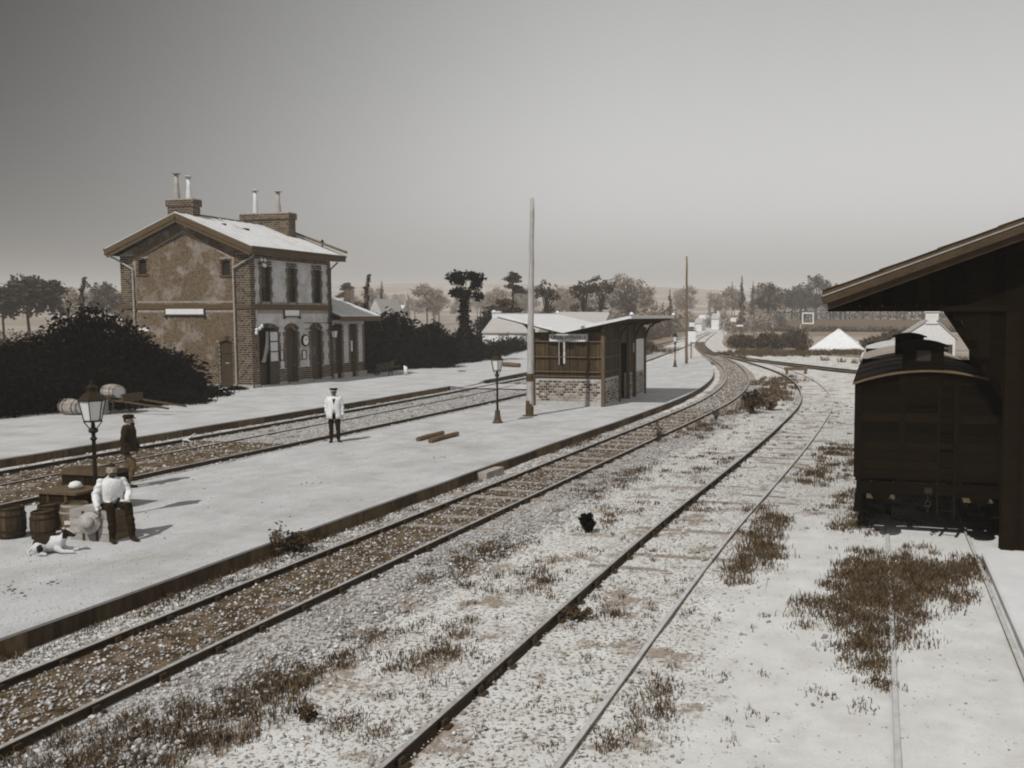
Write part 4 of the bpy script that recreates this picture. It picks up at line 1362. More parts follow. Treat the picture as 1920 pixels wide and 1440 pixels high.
def make_wagon(label, roofm, cabin=True):
    w = empty("goods_wagon", (0, 0, 0), label, "wagon", "goods wagons beside the shed")
    hw, L = 1.37, 7.0
    z0, zt, zr = 1.12, 2.95, 3.20
    arcz = lambda x: zt + (zr - zt) * (1 - (x / hw) ** 2)
    z = z0
    while z < zr:                       # end boards, one by one
        z2 = z + .178
        pts = []
        for xx in np.linspace(-hw, hw, 15):
            pts.append((xx, min(z2, arcz(xx))))
        keep = [(a, b_) for a, b_ in pts if b_ > z + .002]
        if len(keep) >= 2:
            q = MB()
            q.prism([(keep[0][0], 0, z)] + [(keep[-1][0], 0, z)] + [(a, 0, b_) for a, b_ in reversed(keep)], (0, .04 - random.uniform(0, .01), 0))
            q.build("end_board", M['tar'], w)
        z = z2 + .007
    q = MB()
    for s in (-1, 1):
        q.bb(s * hw - .03, s * hw + .03, .04, L, z0, zt)
    q.bb(-hw, hw, L - .04, L, z0, zr - .06)
    q.bb(-hw + .02, hw - .02, .05, L - .05, z0 - .06, z0)
    q.build("body_side", M['tar'], w)
    q = MB()
    for xx in (-hw + .06, -.5, .5, hw - .06):
        q.bb(xx - .055, xx + .055, -.07, 0, z0 - .05, zt if abs(xx) > 1 else zr - .03)
    q.build("end_post", M['tar'], w)
    q = MB()
    n = 14
    vs, fs = [], []
    for xx in np.linspace(-hw - .07, hw + .07, n + 1):
        zz = zt + .03 + (zr - zt + .02) * (1 - (xx / (hw + .07)) ** 2)
        vs += [(xx, -.12, zz), (xx, L + .12, zz), (xx, -.12, zz - .035), (xx, L + .12, zz - .035)]
    for i in range(n):
        a, c = i * 4, i * 4 + 4
        fs += [(a, a + 1, c + 1, c), (a + 2, c + 2, c + 3, a + 3), (a, c, c + 2, a + 2), (a + 1, a + 3, c + 3, c + 1)]
    q.add(vs, fs)
    rf = q.build("roof", roofm, w)
    for y in (.5, 2.4, 4.4, 6.4):
        q = MB()
        q.prism([(vs[i * 4][0], y, vs[i * 4][2] + .018) for i in range(n + 1)] + [(vs[i * 4][0], y, vs[i * 4][2] - .004) for i in range(n, -1, -1)], (0, .05, 0))
        q.build("roof_batten", roofm, rf)
    # frame, buffers, coupling, wheels
    q = MB(); q.bb(-hw + .05, hw - .05, -.10, .0, .84, z0 - .06); q.bb(-.95, -.75, 0, L, .86, 1.06); q.bb(.75, .95, 0, L, .86, 1.06); q.bb(-hw + .05, hw - .05, L, L + .1, .84, z0 - .06)
    q.build("buffer_beam", M['tar'], w)
    for s in (-1, 1):
        q = MB(); q.lathe([(.10, 0), (.10, -.25), (.05, -.26), (.05, -.48), (.19, -.50), (.19, -.53), (.10, -.55)], (s * .88, -.10, .98), 20, axis='Y'); q.build("buffer", M['tar'], w)
        q = MB(); q.bb(s * .88 - .26, s * .88 + .26, -.42, -.06, .80, .825); q.build("step_board", M['woodpost'], w)
        q = MB(); q.bb(s * 1.25 - .15, s * 1.25 + .15, .2, L - .2, .40, .43); q.build("foot_board", M['tar'], w)
        for y in (1.6, 5.4):
            q = MB(); q.lathe([(.42, -.02), (.48, -.02), (.48, .06), (.50, .08), (.50, .11), (.1, .11), (.1, .16), (0, .16)], (s * .7525 - (.07 if s > 0 else -.07) * 0, y, .56), 24, axis='X', caps=True); wh = q.build("wheel", M['iron'], w)
            q = MB(); q.bb(s * 1.0 - .12, s * 1.0 + .12, y - .16, y + .16, .45, .68); q.build("axle_box", M['iron'], w)
            q = MB()
            for k in range(5):
                q.bb(s * 1.0 - .04, s * 1.0 + .04, y - .55 + k * .08, y + .55 - k * .08, .86 - k * .03 - .025, .86 - k * .03)
            q.build("leaf_spring", M['iron'], w)
    for y in (1.6, 5.4):
        q = MB(); q.tube([(-.75, y, .56), (.75, y, .56)], .07, 8); q.build("axle", M['iron'], w)
    q = MB()
    for k in range(4):
        q.lathe([(.055, -.012), (.07, 0), (.055, .012), (.04, 0), (.055, -.012)], (0, -.18, .92 - k * .11), 10, axis='X' if k % 2 else 'Y', caps=False)
    q.bb(-.07, .07, -.24, -.1, .90, 1.0); q.build("coupling", M['iron'], w)
    q = MB(); q.bb(.45, .5, -.14, -.08, .4, 2.9); q.bb(.15, .2, -.14, -.08, .4, 2.9)
    for k in range(8):
        q.bb(.2, .45, -.125, -.095, .55 + k * .32, .575 + k * .32)
    q.build("ladder", M['tar'], w)
    if cabin:
        q = MB(); q.bb(-.50, .24, .0 - .05, .85, zr - .62, 3.70); c = q.build("brake_cabin", M['tar'], w)
        q = MB()
        vs2 = []
        for xx in np.linspace(-.58, .32, 7):
            zz = 3.72 + .09 * (1 - ((xx + .13) / .45) ** 2)
            vs2.append((xx, -.12, zz))
        q.prism(vs2 + [(.32, -.12, 3.69), (-.58, -.12, 3.69)], (0, 1.05, 0)); q.build("cabin_roof", M['tar'], c)
        q = MB(); q.bb(-.26, .0, -.058, -.045, 3.42, 3.62); q.build("pane", M['pane'], c)
    return w
w1 = make_wagon("tarred goods wagon with brake cabin, its dark end just under the shed roof", M['wagonroof'])
w1.location = (1.0, 18.6, 0)
w2 = make_wagon("second goods wagon in the row, with ochre roof and small brake cabin", M['wagonroof2'])
w2.location = (1.0, 26.6, 0)
w3 = make_wagon("third goods wagon in the row, with pale roof and no cabin", M['wagonroof3'], False)
w3.location = (1.0, 34.6, 0)

# ================================================================ lamp posts
def make_lamp(loc, label, dark):
    e = empty("lamp_post", (0, 0, 0), label, "lamp post", "gas lamps on the island platform")
    b = MB()
    b.lathe([(.20, 0), (.19, .03), (.13, .12), (.105, .30), (.09, .42), (.10, .44), (.10, .47), (.05, .48)], (0, 0, 0), 8, a0=R(22.5)); b.build("base", dark, e)
    b = MB(); b.lathe([(.045, .46), (.040, 1.0), (.036, 1.58), (.06, 1.60), (.06, 1.63), (.036, 1.66), (.036, 1.72), (.085, 1.75), (.085, 1.80), (.04, 1.84), (.03, 1.95)], (0, 0, 0), 12); b.build("column", M['iron'], e, True)
    b = MB()
    for k in range(4):
        an = math.pi / 4 + k * math.pi / 2
        b.tube([(.05 * math.cos(an), .05 * math.sin(an), 1.80), (.16 * math.cos(an), .16 * math.sin(an), 1.96)], .011, 5)
    b.lathe([(.09, 1.95), (.165, 1.95), (.165, 1.98), (.09, 1.98)], (0, 0, 0), 6, caps=False)
    for k in range(6):
        an = 2 * math.pi * k / 6
        b.bar((.155 * math.cos(an), .155 * math.sin(an), 1.97), (.235 * math.cos(an), .235 * math.sin(an), 2.36), .014)
    b.lathe([(.23, 2.355), (.25, 2.355), (.25, 2.375), (.23, 2.375)], (0, 0, 0), 6, caps=False)
    b.build("lantern_frame", M['iron'], e)
    b = MB(); b.lathe([(.146, 1.98), (.226, 2.355)], (0, 0, 0), 6, caps=False); b.build("lantern_glass", M['glass'], e)
    b = MB(); b.lathe([(.02, 1.98), (.03, 2.10), (.045, 2.14), (.03, 2.30), (.0, 2.32)], (0, 0, 0), 8); b.build("burner", M['cream'], e)
    b = MB(); b.lathe([(.255, 2.375), (.17, 2.47), (.10, 2.53), (.10, 2.60), (.12, 2.62), (.05, 2.66), (.025, 2.70), (.035, 2.73), (0, 2.76)], (0, 0, 0), 6); b.build("lantern_cap", M['iron'], e)
    e.location = loc
    return e
make_lamp((-14.72, 14.85, PZ), "iron lamp post behind the seated man, its pale lantern against the dark bushes", M['iron'])
make_lamp((-13.7, 32.35, PZ), "iron lamp post standing beside the tall pale pole before the shelter", M['ironbrown'])
l3 = make_lamp((-15.3, 71.5, PZ), "small distant lamp post at the far end of the island platform", M['ironbrown'])

# ================================================================ poles and signals
def pole(loc, top, r0, r1, m, label, lean=(0, 0), soil=True, name="telegraph_pole", group=None):
    e = empty(name, loc, label, "pole", group)
    b = MB()
    n = 14
    pts, rr = [], []
    for i in range(n + 1):
        t = i / n
        pts.append((loc[0] + lean[0] * t + .012 * math.sin(i * 2.1), loc[1] + lean[1] * t, loc[2] - .1 + (top - loc[2] + .1) * t))
        rr.append(r0 + (r1 - r0) * t + random.uniform(-.005, .005))
    b.tube(pts, rr, 10, caps=True)
    b.build("shaft", m, e, True)
    return e
p1 = pole((-13.42, 34.95, PZ), 8.9, .15, .085, M['pole'], "tall bare pale pole standing in front of the platform shelter", (.18, 0))
b = MB()
b.lathe([(.16, 0), (.17, .3), (.15, .62), (.145, .62)], (-13.42, 34.95, PZ), 10, caps=False); b.build("tarred_foot", M['ironbrown'], p1)
b = MB(); b.lathe([(.34, -.02), (.30, .02), (.17, .05), (.1, .05)], (-13.42, 34.95, PZ), 12); b.build("footing_collar", M['ironbrown'], p1)
b = MB(); b.lathe([(.155, 1.4), (.157, 1.55), (.155, 1.7)], (-13.40, 34.95, PZ), 10, caps=False); b.build("iron_band", M['ironbrown'], p1)
pole((-15.4, 76.5, PZ), 9.2, .13, .07, M['pole_dark'], "slim dark pole at the far tip of the island platform", (0, 0))
pole((-32.6, 215, 0), 12.2, .14, .08, M['pole_dark'], "thin far pole beyond the junction, taller of the distant pair")
pole((-35.0, 235, 0), 11.0, .14, .08, M['pole_dark'], "thin far pole beyond the junction, shorter of the distant pair")
pole((-27.8, 198, 0), 6.7, .14, .11, M['pole_dark'], "bare post standing before the dark far trees, shorter one", name="timber_post")
pole((-22.8, 178, 0), 6.0, .14, .11, M['pole_dark'], "bare post standing by the brown field at the junction", name="timber_post")
pole((-23.4, 146, 0), 3.1, .10, .09, M['pole'], "short white-topped post beside the far track fork", name="timber_post")
def board_sign(X, Y, w, z0, z1, label, m='enamel'):
    e = empty("track_sign", (X, Y, 0), label, "sign")
    b = MB(); b.bb(X - .06, X + .06, Y, Y + .1, 0, z0 + .1); b.build("post", M['pole_dark'], e)
    b = MB(); b.bb(X - w / 2, X + w / 2, Y - .04, Y - .002, z0, z1); b.build("board", M[m], e)
    b = MB(); b.bb(X - w / 2 - .03, X + w / 2 + .03, Y - .05, Y, z1, z1 + .10); b.build("cap", M['iron'], e)
    return e
board_sign(-18.05, 92, .95, 1.66, 2.74, "square white board on a post beyond the island platform")
board_sign(-29.3, 150, .9, 2.5, 3.2, "small far white board above the square board")
board_sign(-22.5, 150, .9, 3.3, 4.0, "small far white board high on a post at the fork")
board_sign(-20.0, 140, 1.0, 2.66, 2.95, "low wide white plate on a post by the far embankment")
sg = empty("square_signal", (-8.85, 125, 0), "square white-framed signal disc on a post near the pale heap", "signal")
b = MB(); b.tube([(-8.85, 125, 0), (-8.85, 125, 4.0)], [.11, .08], 8); b.build("post", M['pole_dark'], sg)
b = MB()
for x0, x1, z0, z1 in ((-9.62, -9.46, 3.2, 4.7), (-8.24, -8.08, 3.2, 4.7), (-9.46, -8.24, 3.2, 3.35), (-9.46, -8.24, 4.55, 4.7)):
    b.bb(x0, x1, 124.86, 124.92, z0, z1)
b.build("frame", M['enamel'], sg)
b = MB(); b.bb(-8.93, -8.77, 124.93, 124.99, 3.2, 4.7); b.build("back_rail", M['pole_dark'], sg)
b = MB(); b.bb(-9.9, -9.7, 124.8, 124.9, 2.6, 3.2); b.build("lamp", M['cream'], sg)
# timber stop block across the siding
tb = empty("stop_block", (-5.7, 69.5, 0), "low timber stop beam lying across the curved siding", "buffer stop")
b = MB(); b.box((-5.75, 69.4, .38), (1.7, .24, .22), R(8)); b.build("beam", M['woodpost'], tb)
for xx in (-6.4, -5.05):
    b = MB(); b.box((xx, 69.4 + (xx + 5.75) * .14, .13), (.2, .22, .28)); b.build("stub", M['fascia'], tb)

# ================================================================ goods and clutter on the platforms
def make_barrel(r, h, label, m, group, hoopm=None, tagm=False):
    e = empty("barrel", (0, 0, 0), label, "barrel", group)
    n = 18
    for k in range(n):
        a0, a1 = 2 * math.pi * k / n + .012, 2 * math.pi * (k + 1) / n - .012
        q = MB()
        vs = []
        H = [0, .25, .5, .75, 1]
        for t in H:
            rr = r * (.82 + .18 * (1 - (2 * t - 1) ** 2))
            for a, d in ((a0, 0), (a1, 0), (a1, .02), (a0, .02)):
                vs.append(((rr - d) * math.cos(a), (rr - d) * math.sin(a), t * h))
        fs = []
        for i in range(4):
            for j in range(4):
                fs.append((i * 4 + j, i * 4 + (j + 1) % 4, i * 4 + 4 + (j + 1) % 4, i * 4 + 4 + j))
        fs += [(3, 2, 1, 0), (16, 17, 18, 19)]
        q.add(vs, fs); q.build("stave", m, e)
    for t in (.06, .26, .74, .94):
        rr = r * (.82 + .18 * (1 - (2 * t - 1) ** 2)) + .004
        q = MB(); q.lathe([(rr, t * h - .02), (rr + .004, t * h), (rr, t * h + .02)], (0, 0, 0), 24, caps=False); q.build("hoop", hoopm or M['iron'], e)
    for z_ in (.93, .05):
        q = MB(); q.lathe([(.0, z_ * h), (r * .84, z_ * h)], (0, 0, 0), 20, caps=False); q.build("barrel_head", m, e)
    if tagm:
        q = MB(); q.box((r * .30, -r * .97, h * .45), (.10, .01, .07), R(17)); q.build("paper_tag", M['paper'], e)
    return e
gb = "kegs waiting on the near platform"
k1 = make_barrel(.24, .56, "largest dark keg, cut by the photo's edge, before the trunk", M['barrel'], gb); k1.location = (-15.12, 13.35, PZ)
k2 = make_barrel(.21, .50, "small dark keg between the two larger kegs, behind the dog", M['barrel'], gb); k2.location = (-14.52, 13.45, PZ)
k3 = make_barrel(.25, .58, "bulging keg with pale hoops and paper tag beside the crate", mat("barrel_oak_mid", (.10, .07, .046), (.15, .11, .075), 8, .7, .3, 25, .25, obj_random=.4), gb, M['crate'], True); k3.location = (-14.22, 13.85, PZ)
k4 = make_barrel(.22, .5, "dark keg standing behind the small keg near the trunk", M['barrel'], gb); k4.location = (-14.95, 14.0, PZ)
for e, rz in ((k1, .3), (k2, 1.1), (k3, 0), (k4, .7)):
    e.rotation_euler = (0, 0, rz)
# pale crate the man sits on
cr = empty("wooden_crate", (-13.45, 13.72, PZ), "pale plank crate with dark battens under the seated man", "crate")
cx0, cx1, cy0, cy1, cz = -13.92, -13.08, 13.46, 14.0, .54
n = 4
for k in range(n):
    z0 = PZ + .01 + k * cz / n
    q = MB(); q.bb(cx0, cx1, cy0 - .018, cy0, z0, z0 + cz / n - .008); q.build("plank", M['crate'], cr)
    q = MB(); q.bb(cx1 - .018, cx1, cy0 + .002, cy1, z0, z0 + cz / n - .008); q.build("plank", M['cratedark'], cr)  # right side in a darker brown: its shade is put into the colour
    q = MB(); q.bb(cx0, cx0 + .018, cy0 + .002, cy1, z0, z0 + cz / n - .008); q.build("plank", M['crate'], cr)
    q = MB(); q.bb(cx0, cx1, cy0 + k * .135, cy0 + k * .135 + .128, PZ + cz, PZ + cz + .02); q.build("plank", M['crate'], cr)
for xx in (-13.62, -13.33):
    q = MB(); q.bb(xx - .02, xx + .02, cy0 - .036, cy0 - .019, PZ + .01, PZ + cz); q.build("batten", M['barrel'], cr)
q = MB(); q.bb(cx0, cx1, cy1 - .02, cy1, PZ, PZ + cz); q.build("back_panel", M['crate'], cr)
# big dark trunk with a flat light lid and a bundle on it
tr = empty("travel_trunk", (-15.25, 14.75, PZ), "large dark travelling trunk with a lighter flat lid behind the kegs", "trunk")
q = MB(); q.bb(-15.72, -14.85, 14.5, 15.15, PZ, .84); q.build("body", M['blackcloth'], tr)
q = MB(); q.bb(-15.76, -14.81, 14.46, 15.19, .842, .89); q.build("lid", M['woodpost'], tr)
for xx in (-15.5, -15.08):
    q = MB(); q.bb(xx - .03, xx + .03, 14.485, 14.499, PZ, .84); q.build("strap", M['barrel'], tr)
q = MB(); q.lathe([(0, 0), (.10, .01), (.13, .06), (.09, .13), (.03, .15), (0, .15)], (-15.2, 14.85, .892), 10)
tag(q.build("white_bundle", M['shirt'], smooth=True), "small white knotted bundle on the trunk lid", "bundle")
hc = empty("dark_chest", (-15.7, 15.9, PZ), "large dark chest standing behind the trunk at the platform edge", "chest")
q = MB(); q.bb(-16.25, -15.2, 15.55, 16.2, PZ, 1.02); q.build("body", M['blackcloth'], hc)
q = MB(); q.prism([(-16.28, 15.52, 1.022), (-16.28, 15.66, 1.12), (-16.28, 16.08, 1.12), (-16.28, 16.23, 1.022)], (1.11, 0, 0)); q.build("lid", M['barrel'], hc)
q = MB(); q.bb(-15.8, -15.68, 15.53, 15.549, .82, .97); q.build("lock", M['iron'], hc)
# logs
def log(a, c, r, label, m='log', name="timber_log"):
    b = MB()
    a, c = Vector(a), Vector(c)
    b.tube([a, a.lerp(c, .33) + Vector((0, 0, .008)), a.lerp(c, .7), c], [r, r * 1.05, r * .97, r * .92], 10)
    return tag(b.build(name, M[m], smooth=False), label, "log")
log((-14.13, 26.9, PZ + .07), (-14.14, 28.7, PZ + .07), .075, "squared log lying on the island platform, the one nearer the station")
log((-13.57, 26.65, PZ + .075), (-13.54, 28.55, PZ + .075), .08, "squared log lying on the island platform, the one nearer the near track")
log((-28.6, 68.9, PZ + .17), (-26.85, 67.8, PZ + .17), .18, "thick round log lying on the far station platform")
# stone step against the platform edge
b = MB(); b.box((-9.98, 22.85, .10), (.46, 1.05, .20), R(-3)); 
tag(b.build("stone_step", M['stonepale']), "pale stone step set against the island platform edge", "step")
# far platform: handcart with barrels
hcart = empty("handcart", (-29.9, 31.9, PZ), "low two-wheeled handcart with long shafts beside the dark bushes", "handcart")
q = MB(); q.bb(-31.1, -29.6, 31.4, 32.5, .78, .84)
for s in (31.45, 32.45):
    q.bar((-29.6, s, .80), (-27.6, s + .15, .55), .07)
q.bb(-29.7, -29.62, 31.4, 32.5, .84, 1.1); q.build("bed", M['barrel'], hcart)
for s in (31.3, 32.6):
    q = MB(); q.lathe([(.30, -.03), (.34, -.03), (.34, .03), (.30, .03), (.30, -.03)], (-30.3, s, PZ + .34), 20, axis='Y', caps=False)
    for k in range(8):
        an_ = math.pi * k / 4
        q.bar((-30.3, s, PZ + .34), (-30.3 + .31 * math.cos(an_), s, PZ + .34 + .31 * math.sin(an_)), .025)
    q.lathe([(.06, -.06), (.06, .06)], (-30.3, s, PZ + .34), 10, axis='Y'); q.build("wheel", M['barrel'], hcart)
fb = "barrels lying by the handcart"
def lying(loc, r, h, label, rz):
    e = make_barrel(r, h, label, M['barrelpale'], fb, M['iron'])
    e.rotation_euler = (R(90), 0, rz); e.location = loc
    for z_ in (h * .95, h * .045):
        q = MB(); q.lathe([(.0, 0), (r * .8, 0)], (0, 0, z_), 20, caps=False)
        o = q.build("white_head", M['white']); o.parent = e  # plain white disc on each barrel end
    return e
lying((-30.95, 31.95, 1.16), .32, .95, "pale barrel riding on the handcart with its white end showing", R(75))
lying((-32.75, 31.5, PZ + .30), .30, .9, "pale barrel lying on the ground farther from the handcart", R(80))
lying((-31.95, 30.75, PZ + .30), .30, .85, "pale barrel lying behind the lantern, next to the handcart wheel", R(95))
q = MB(); q.box((-30.35, 31.1, PZ + .3), (.34, .3, .6)); 
tag(q.build("upright_box", M['crate']), "pale upright box leaning by the handcart wheel", "box")
# wheelbarrow by the hedge
wb = empty("wheelbarrow", (-32.2, 57.0, PZ), "wooden wheelbarrow tipped against the hedge past the annex", "wheelbarrow")
q = MB(); q.lathe([(.19, -.03), (.24, -.03), (.24, .03), (.19, .03), (.19, -.03)], (-32.6, 56.4, PZ + .24), 16, axis='Y', caps=False)
for k in range(6):
    q.bar((-32.6, 56.4, PZ + .24), (-32.6 + .2 * math.cos(k * 1.047), 56.4, PZ + .24 + .2 * math.sin(k * 1.047)), .03)
q.build("wheel", M['barrel'], wb)
q = MB()
for dy in (-.2, .2):
    q.bar((-32.6, 56.4 + dy * .4, PZ + .26), (-31.2, 56.9 + dy, PZ + .62), .06)
    q.bar((-31.7, 56.7 + dy, PZ), (-31.75, 56.7 + dy, PZ + .46), .06)
q.build("frame", M['barrel'], wb)
q = MB(); q.prism([(-32.4, 56.3, PZ + .35), (-31.6, 56.55, PZ + .52), (-31.5, 56.55, PZ + .95), (-32.6, 56.3, PZ + .75)], (-.12, .5, 0)); q.build("tray", M['barrel'], wb)
q = MB(); q.tube([(-30.9, 57.3, PZ), (-30.95, 57.35, PZ + .5), (-31.1, 57.4, PZ + .62)], [.14, .13, .02], 8)
tag(q.build("white_sack", M['shirt'], smooth=True), "small white sack standing by the wheelbarrow", "sack")
b = MB(); b.lathe([(.30, 0), (.30, .03), (.26, .045), (0, .045)], (-29.0, 62.0, PZ), 14)
tag(b.build("drain_cover", M['iron']), "round iron cover lying flat on the far station platform", "drain cover")
# bones of a tree lying in the far track bed
b = MB(); b.tube([(-22.9, 26.5, .06), (-22.45, 26.45, .12), (-22.2, 26.6, .32)], [.05, .045, .02], 6); b.tube([(-22.45, 26.45, .12), (-22.15, 26.3, .1)], [.03, .02], 6)
tag(b.build("pale_branch", M['paper']), "short white forked branch lying beside the far rail", "branch")

# ================================================================ people and the dog
def limb(mb, pts, rads, n=12, sq=(1, 1)):
    """tube with rounded ends"""
    pts = [Vector(p) for p in pts]
    d0 = (pts[0] - pts[1]).normalized(); d1 = (pts[-1] - pts[-2]).normalized()
    P, Q = [], []
    for k in (1, .85, .5):
        P.append(pts[0] + d0 * rads[0] * k * .8); Q.append(rads[0] * math.sqrt(max(.02, 1 - k * k)))
    for p, r in zip(pts, rads):
        P.append(p); Q.append(r)
    for k in (.5, .85, 1):
        P.append(pts[-1] + d1 * rads[-1] * k * .8); Q.append(rads[-1] * math.sqrt(max(.02, 1 - k * k)))
    mb.tube(P, Q, n, sq=sq)

def fuse(mb, voxel, mats, zone, name, smooth_iter=4, creases=True):
    """weld overlapping limbs into one continuous skin and colour it by zone"""
    me = bpy.data.meshes.new("tmp")
    me.from_pydata([tuple(p) for p in mb.v], [], mb.f)
    o = bpy.data.objects.new("tmp", me)
    COL.objects.link(o)
    md = o.modifiers.new("r", 'REMESH'); md.mode = 'VOXEL'; md.voxel_size = voxel
    sm = o.modifiers.new("s", 'SMOOTH'); sm.iterations = smooth_iter; sm.factor = .5
    dg = bpy.context.evaluated_depsgraph_get()
    m2 = bpy.data.meshes.new_from_object(o.evaluated_get(dg))
    bpy.data.objects.remove(o)
    for mm in mats:
        m2.materials.append(mm)
    zi = [zone(p.center) for p in m2.polygons]
    if creases:          # folds pulled across sleeves, trousers and shirt
        vz = np.zeros(len(m2.vertices), int)
        for p, z_ in zip(m2.polygons, zi):
            for v_ in p.vertices: vz[v_] = z_
        nrm = [v_.normal.copy() for v_ in m2.vertices]
        for v_ in m2.vertices:
            if vz[v_.index] in (1, 2):
                c = v_.co.copy()
                a_ = math.sin(c.z * 34 + c.x * 21 + 2.2 * math.sin(c.y * 19 + c.z * 7)) * math.sin(c.z * 11 - c.x * 17 + 1.3)
                v_.co = c + nrm[v_.index] * (.0085 * a_)
    m2.polygons.foreach_set("material_index", zi)
    m2.polygons.foreach_set("use_smooth", [True] * len(m2.polygons))
    m2.name = name
    return m2

def add_hands(me, hands, mi):
    """five fingers per hand joined to the body mesh: hand = (wrist, direction, palm normal side, curl)"""
    bm = bmesh.new(); bm.from_mesh(me)
    for wr, d, side, curl in hands:
        wr, d = Vector(wr), Vector(d).normalized()
        sd = (Vector(side) - d * Vector(side).dot(d)).normalized()
        nn = d.cross(sd)
        for k, (off, ln) in enumerate(((-.032, .058), (-.011, .068), (.011, .072), (.031, .064), (.046, .05))):
            mb = MB()
            if k == 4:
                p0 = wr + sd * .034 + d * .03
                pts = [p0, p0 + (d * .6 + sd * .8).normalized() * .03, p0 + (d * .85 + sd * .5).normalized() * .058]
            else:
                p0 = wr + sd * off + d * .085
                pts = [p0, p0 + d * ln * .45 + nn * curl * .01, p0 + (d * .8 + nn * curl * .6).normalized() * ln * .8 + nn * curl * .01, p0 + (d * .55 + nn * curl * .85).normalized() * ln + nn * curl * .012]
            mb.tube(pts, [.0098] * (len(pts) - 1) + [.007], 6)
            vs = [bm.verts.new(v) for v in mb.v]
            for f in mb.f:
                fc_ = bm.faces.new([vs[i] for i in f]); fc_.material_index = mi; fc_.smooth = True
    bm.to_mesh(me); bm.free()

def head(mb, c, yaw=0.0):
    """skull, jaw, nose, ears, neck stub; faces -Y before yaw"""
    c = Vector(c)
    rt = Matrix.Rotation(yaw, 3, 'Z')
    P = lambda x, y, z: c + rt @ Vector((x, y, z))
    limb(mb, [P(0, .012, .05), P(0, .006, -.01)], [.083, .080], 14)
    limb(mb, [P(0, -.025, -.03), P(0, -.035, -.085)], [.066, .045], 12)
    limb(mb, [P(0, -.088, .01), P(0, -.104, -.022)], [.013, .018], 8)
    for s in (-1, 1):
        limb(mb, [P(s * .082, .01, .012), P(s * .083, .012, -.022)], [.017, .013], 8)
    limb(mb, [P(0, .02, -.06), P(0, .03, -.15)], [.058, .062], 12)
    return P

def person(name, label, loc, rz, chains, headc, head_yaw, zone, mats, hands, skin_i, voxel=.011):
    e = empty(name, (0, 0, 0), label, "person")
    mb = MB()
    for pts, rads, sq in chains:
        limb(mb, pts, rads, 12, sq)
    P = head(mb, headc, head_yaw)
    me = fuse(mb, voxel, mats, zone, "body")
    add_hands(me, hands, skin_i)
    o = bpy.data.objects.new("body", me); COL.objects.link(o); child(o, e)
    q = MB()
    for s in (-1, 1):
        q.lathe([(0, -.008), (.008, -.004), (.009, .002), (0, .008)], P(s * .031, -.071, .012), 8, axis='Y')
    q.build("eye", M['hair'], e)
    e.location = loc
    e.rotation_euler = (0, 0, rz)
    return e, P

def jacket(e, rings, m, name="jacket", slit=None):
    """open-bottomed coat shell from (centre, rx, ry, z) rings"""
    n = 28
    V, F = [], []
    for (cx, cy, z, rx, ry) in rings:
        for k in range(n):
            a = 2 * math.pi * k / n - math.pi / 2 + .001
            wob = 1 + .035 * math.sin(a * 5 + z * 19 + 1.5 * math.sin(z * 31)) + .015 * math.sin(a * 11 - z * 23)
            V.append((cx + rx * math.cos(a) * wob, cy + ry * math.sin(a) * wob, z))
    for i in range(len(rings) - 1):
        for k in range(n):
            if slit and i >= slit and k in (0, 27):
                continue
            F.append((i * n + k, i * n + (k + 1) % n, (i + 1) * n + (k + 1) % n, (i + 1) * n + k))
    o = npmesh(name, np.array(V), np.array(F), m, None, None, True)
    so = o.modifiers.new("t", 'SOLIDIFY'); so.thickness = .012
    o.matrix_parent_inverse = Matrix.Identity(4); o.parent = e
    return o
def part(q, name, m, e, smooth=True):
    o = q.build(name, m, None, smooth)
    o.parent = e
    return o
one = (1, 1)
# --- station master: white jacket, dark trousers, peaked cap
def zone_m(c):
    if c.z > 1.50 or (c.z > 1.44 and abs(c.x) < .068): return 0
    if c.z < .075: return 3
    if c.z < .93 and abs(c.x) < .23 and c.y > -.12 and not (abs(c.x) > .2 and c.z > .7): return 2
    if c.z < .86 and abs(c.x) > .2: return 0
    return 1
chains = [
    ([(0, .01, .90), (0, .0, 1.05), (0, .0, 1.22), (0, .005, 1.38), (0, .01, 1.44)], [.165, .165, .185, .185, .10], (1, .66)),
    ([(-.09, .0, .88), (-.10, -.015, .5), (-.105, .01, .10)], [.098, .075, .055], one),
    ([(.09, .0, .88), (.105, -.02, .5), (.115, .01, .10)], [.098, .075, .055], one),
    ([(-.105, .03, .045), (-.125, -.10, .04), (-.14, -.18, .035)], [.05, .048, .036], (1, .8)),
    ([(.115, .03, .045), (.16, -.09, .04), (.20, -.155, .035)], [.05, .048, .036], (1, .8)),
    ([(-.17, .01, 1.40), (-.25, .04, 1.15), (-.22, .0, .92)], [.072, .058, .044], one),
    ([(.17, .01, 1.40), (.245, .02, 1.13), (.25, -.02, .88)], [.072, .058, .044], one),
    ([(-.22, .0, .92), (-.19, -.05, .86)], [.036, .04], (1, .7)),
    ([(.25, -.02, .88), (.25, -.035, .80)], [.034, .042], (.7, 1)),
]
sm_, P = person("person", "moustached man in white jacket, dark trousers and peaked cap standing at the platform edge", (-16.6, 26.1, PZ), R(30), chains, (0, -.005, 1.575), R(6), zone_m,
    [M['skin'], M['shirt'], M['blackcloth'], M['iron']], [((.25, -.035, .83), (0, -.1, -1), (0, -1, 0), .5), ((-.19, -.05, .89), (.3, -.3, -1), (0, -1, 0), .7)], 0)
jacket(sm_, [(0, .01, 1.455, .09, .075), (0, .005, 1.42, .19, .115), (0, 0, 1.30, .215, .14), (0, 0, 1.12, .20, .14), (0, 0, .98, .205, .145), (0, 0, .86, .225, .16), (0, 0, .76, .235, .17)], M['shirt'], slit=4)
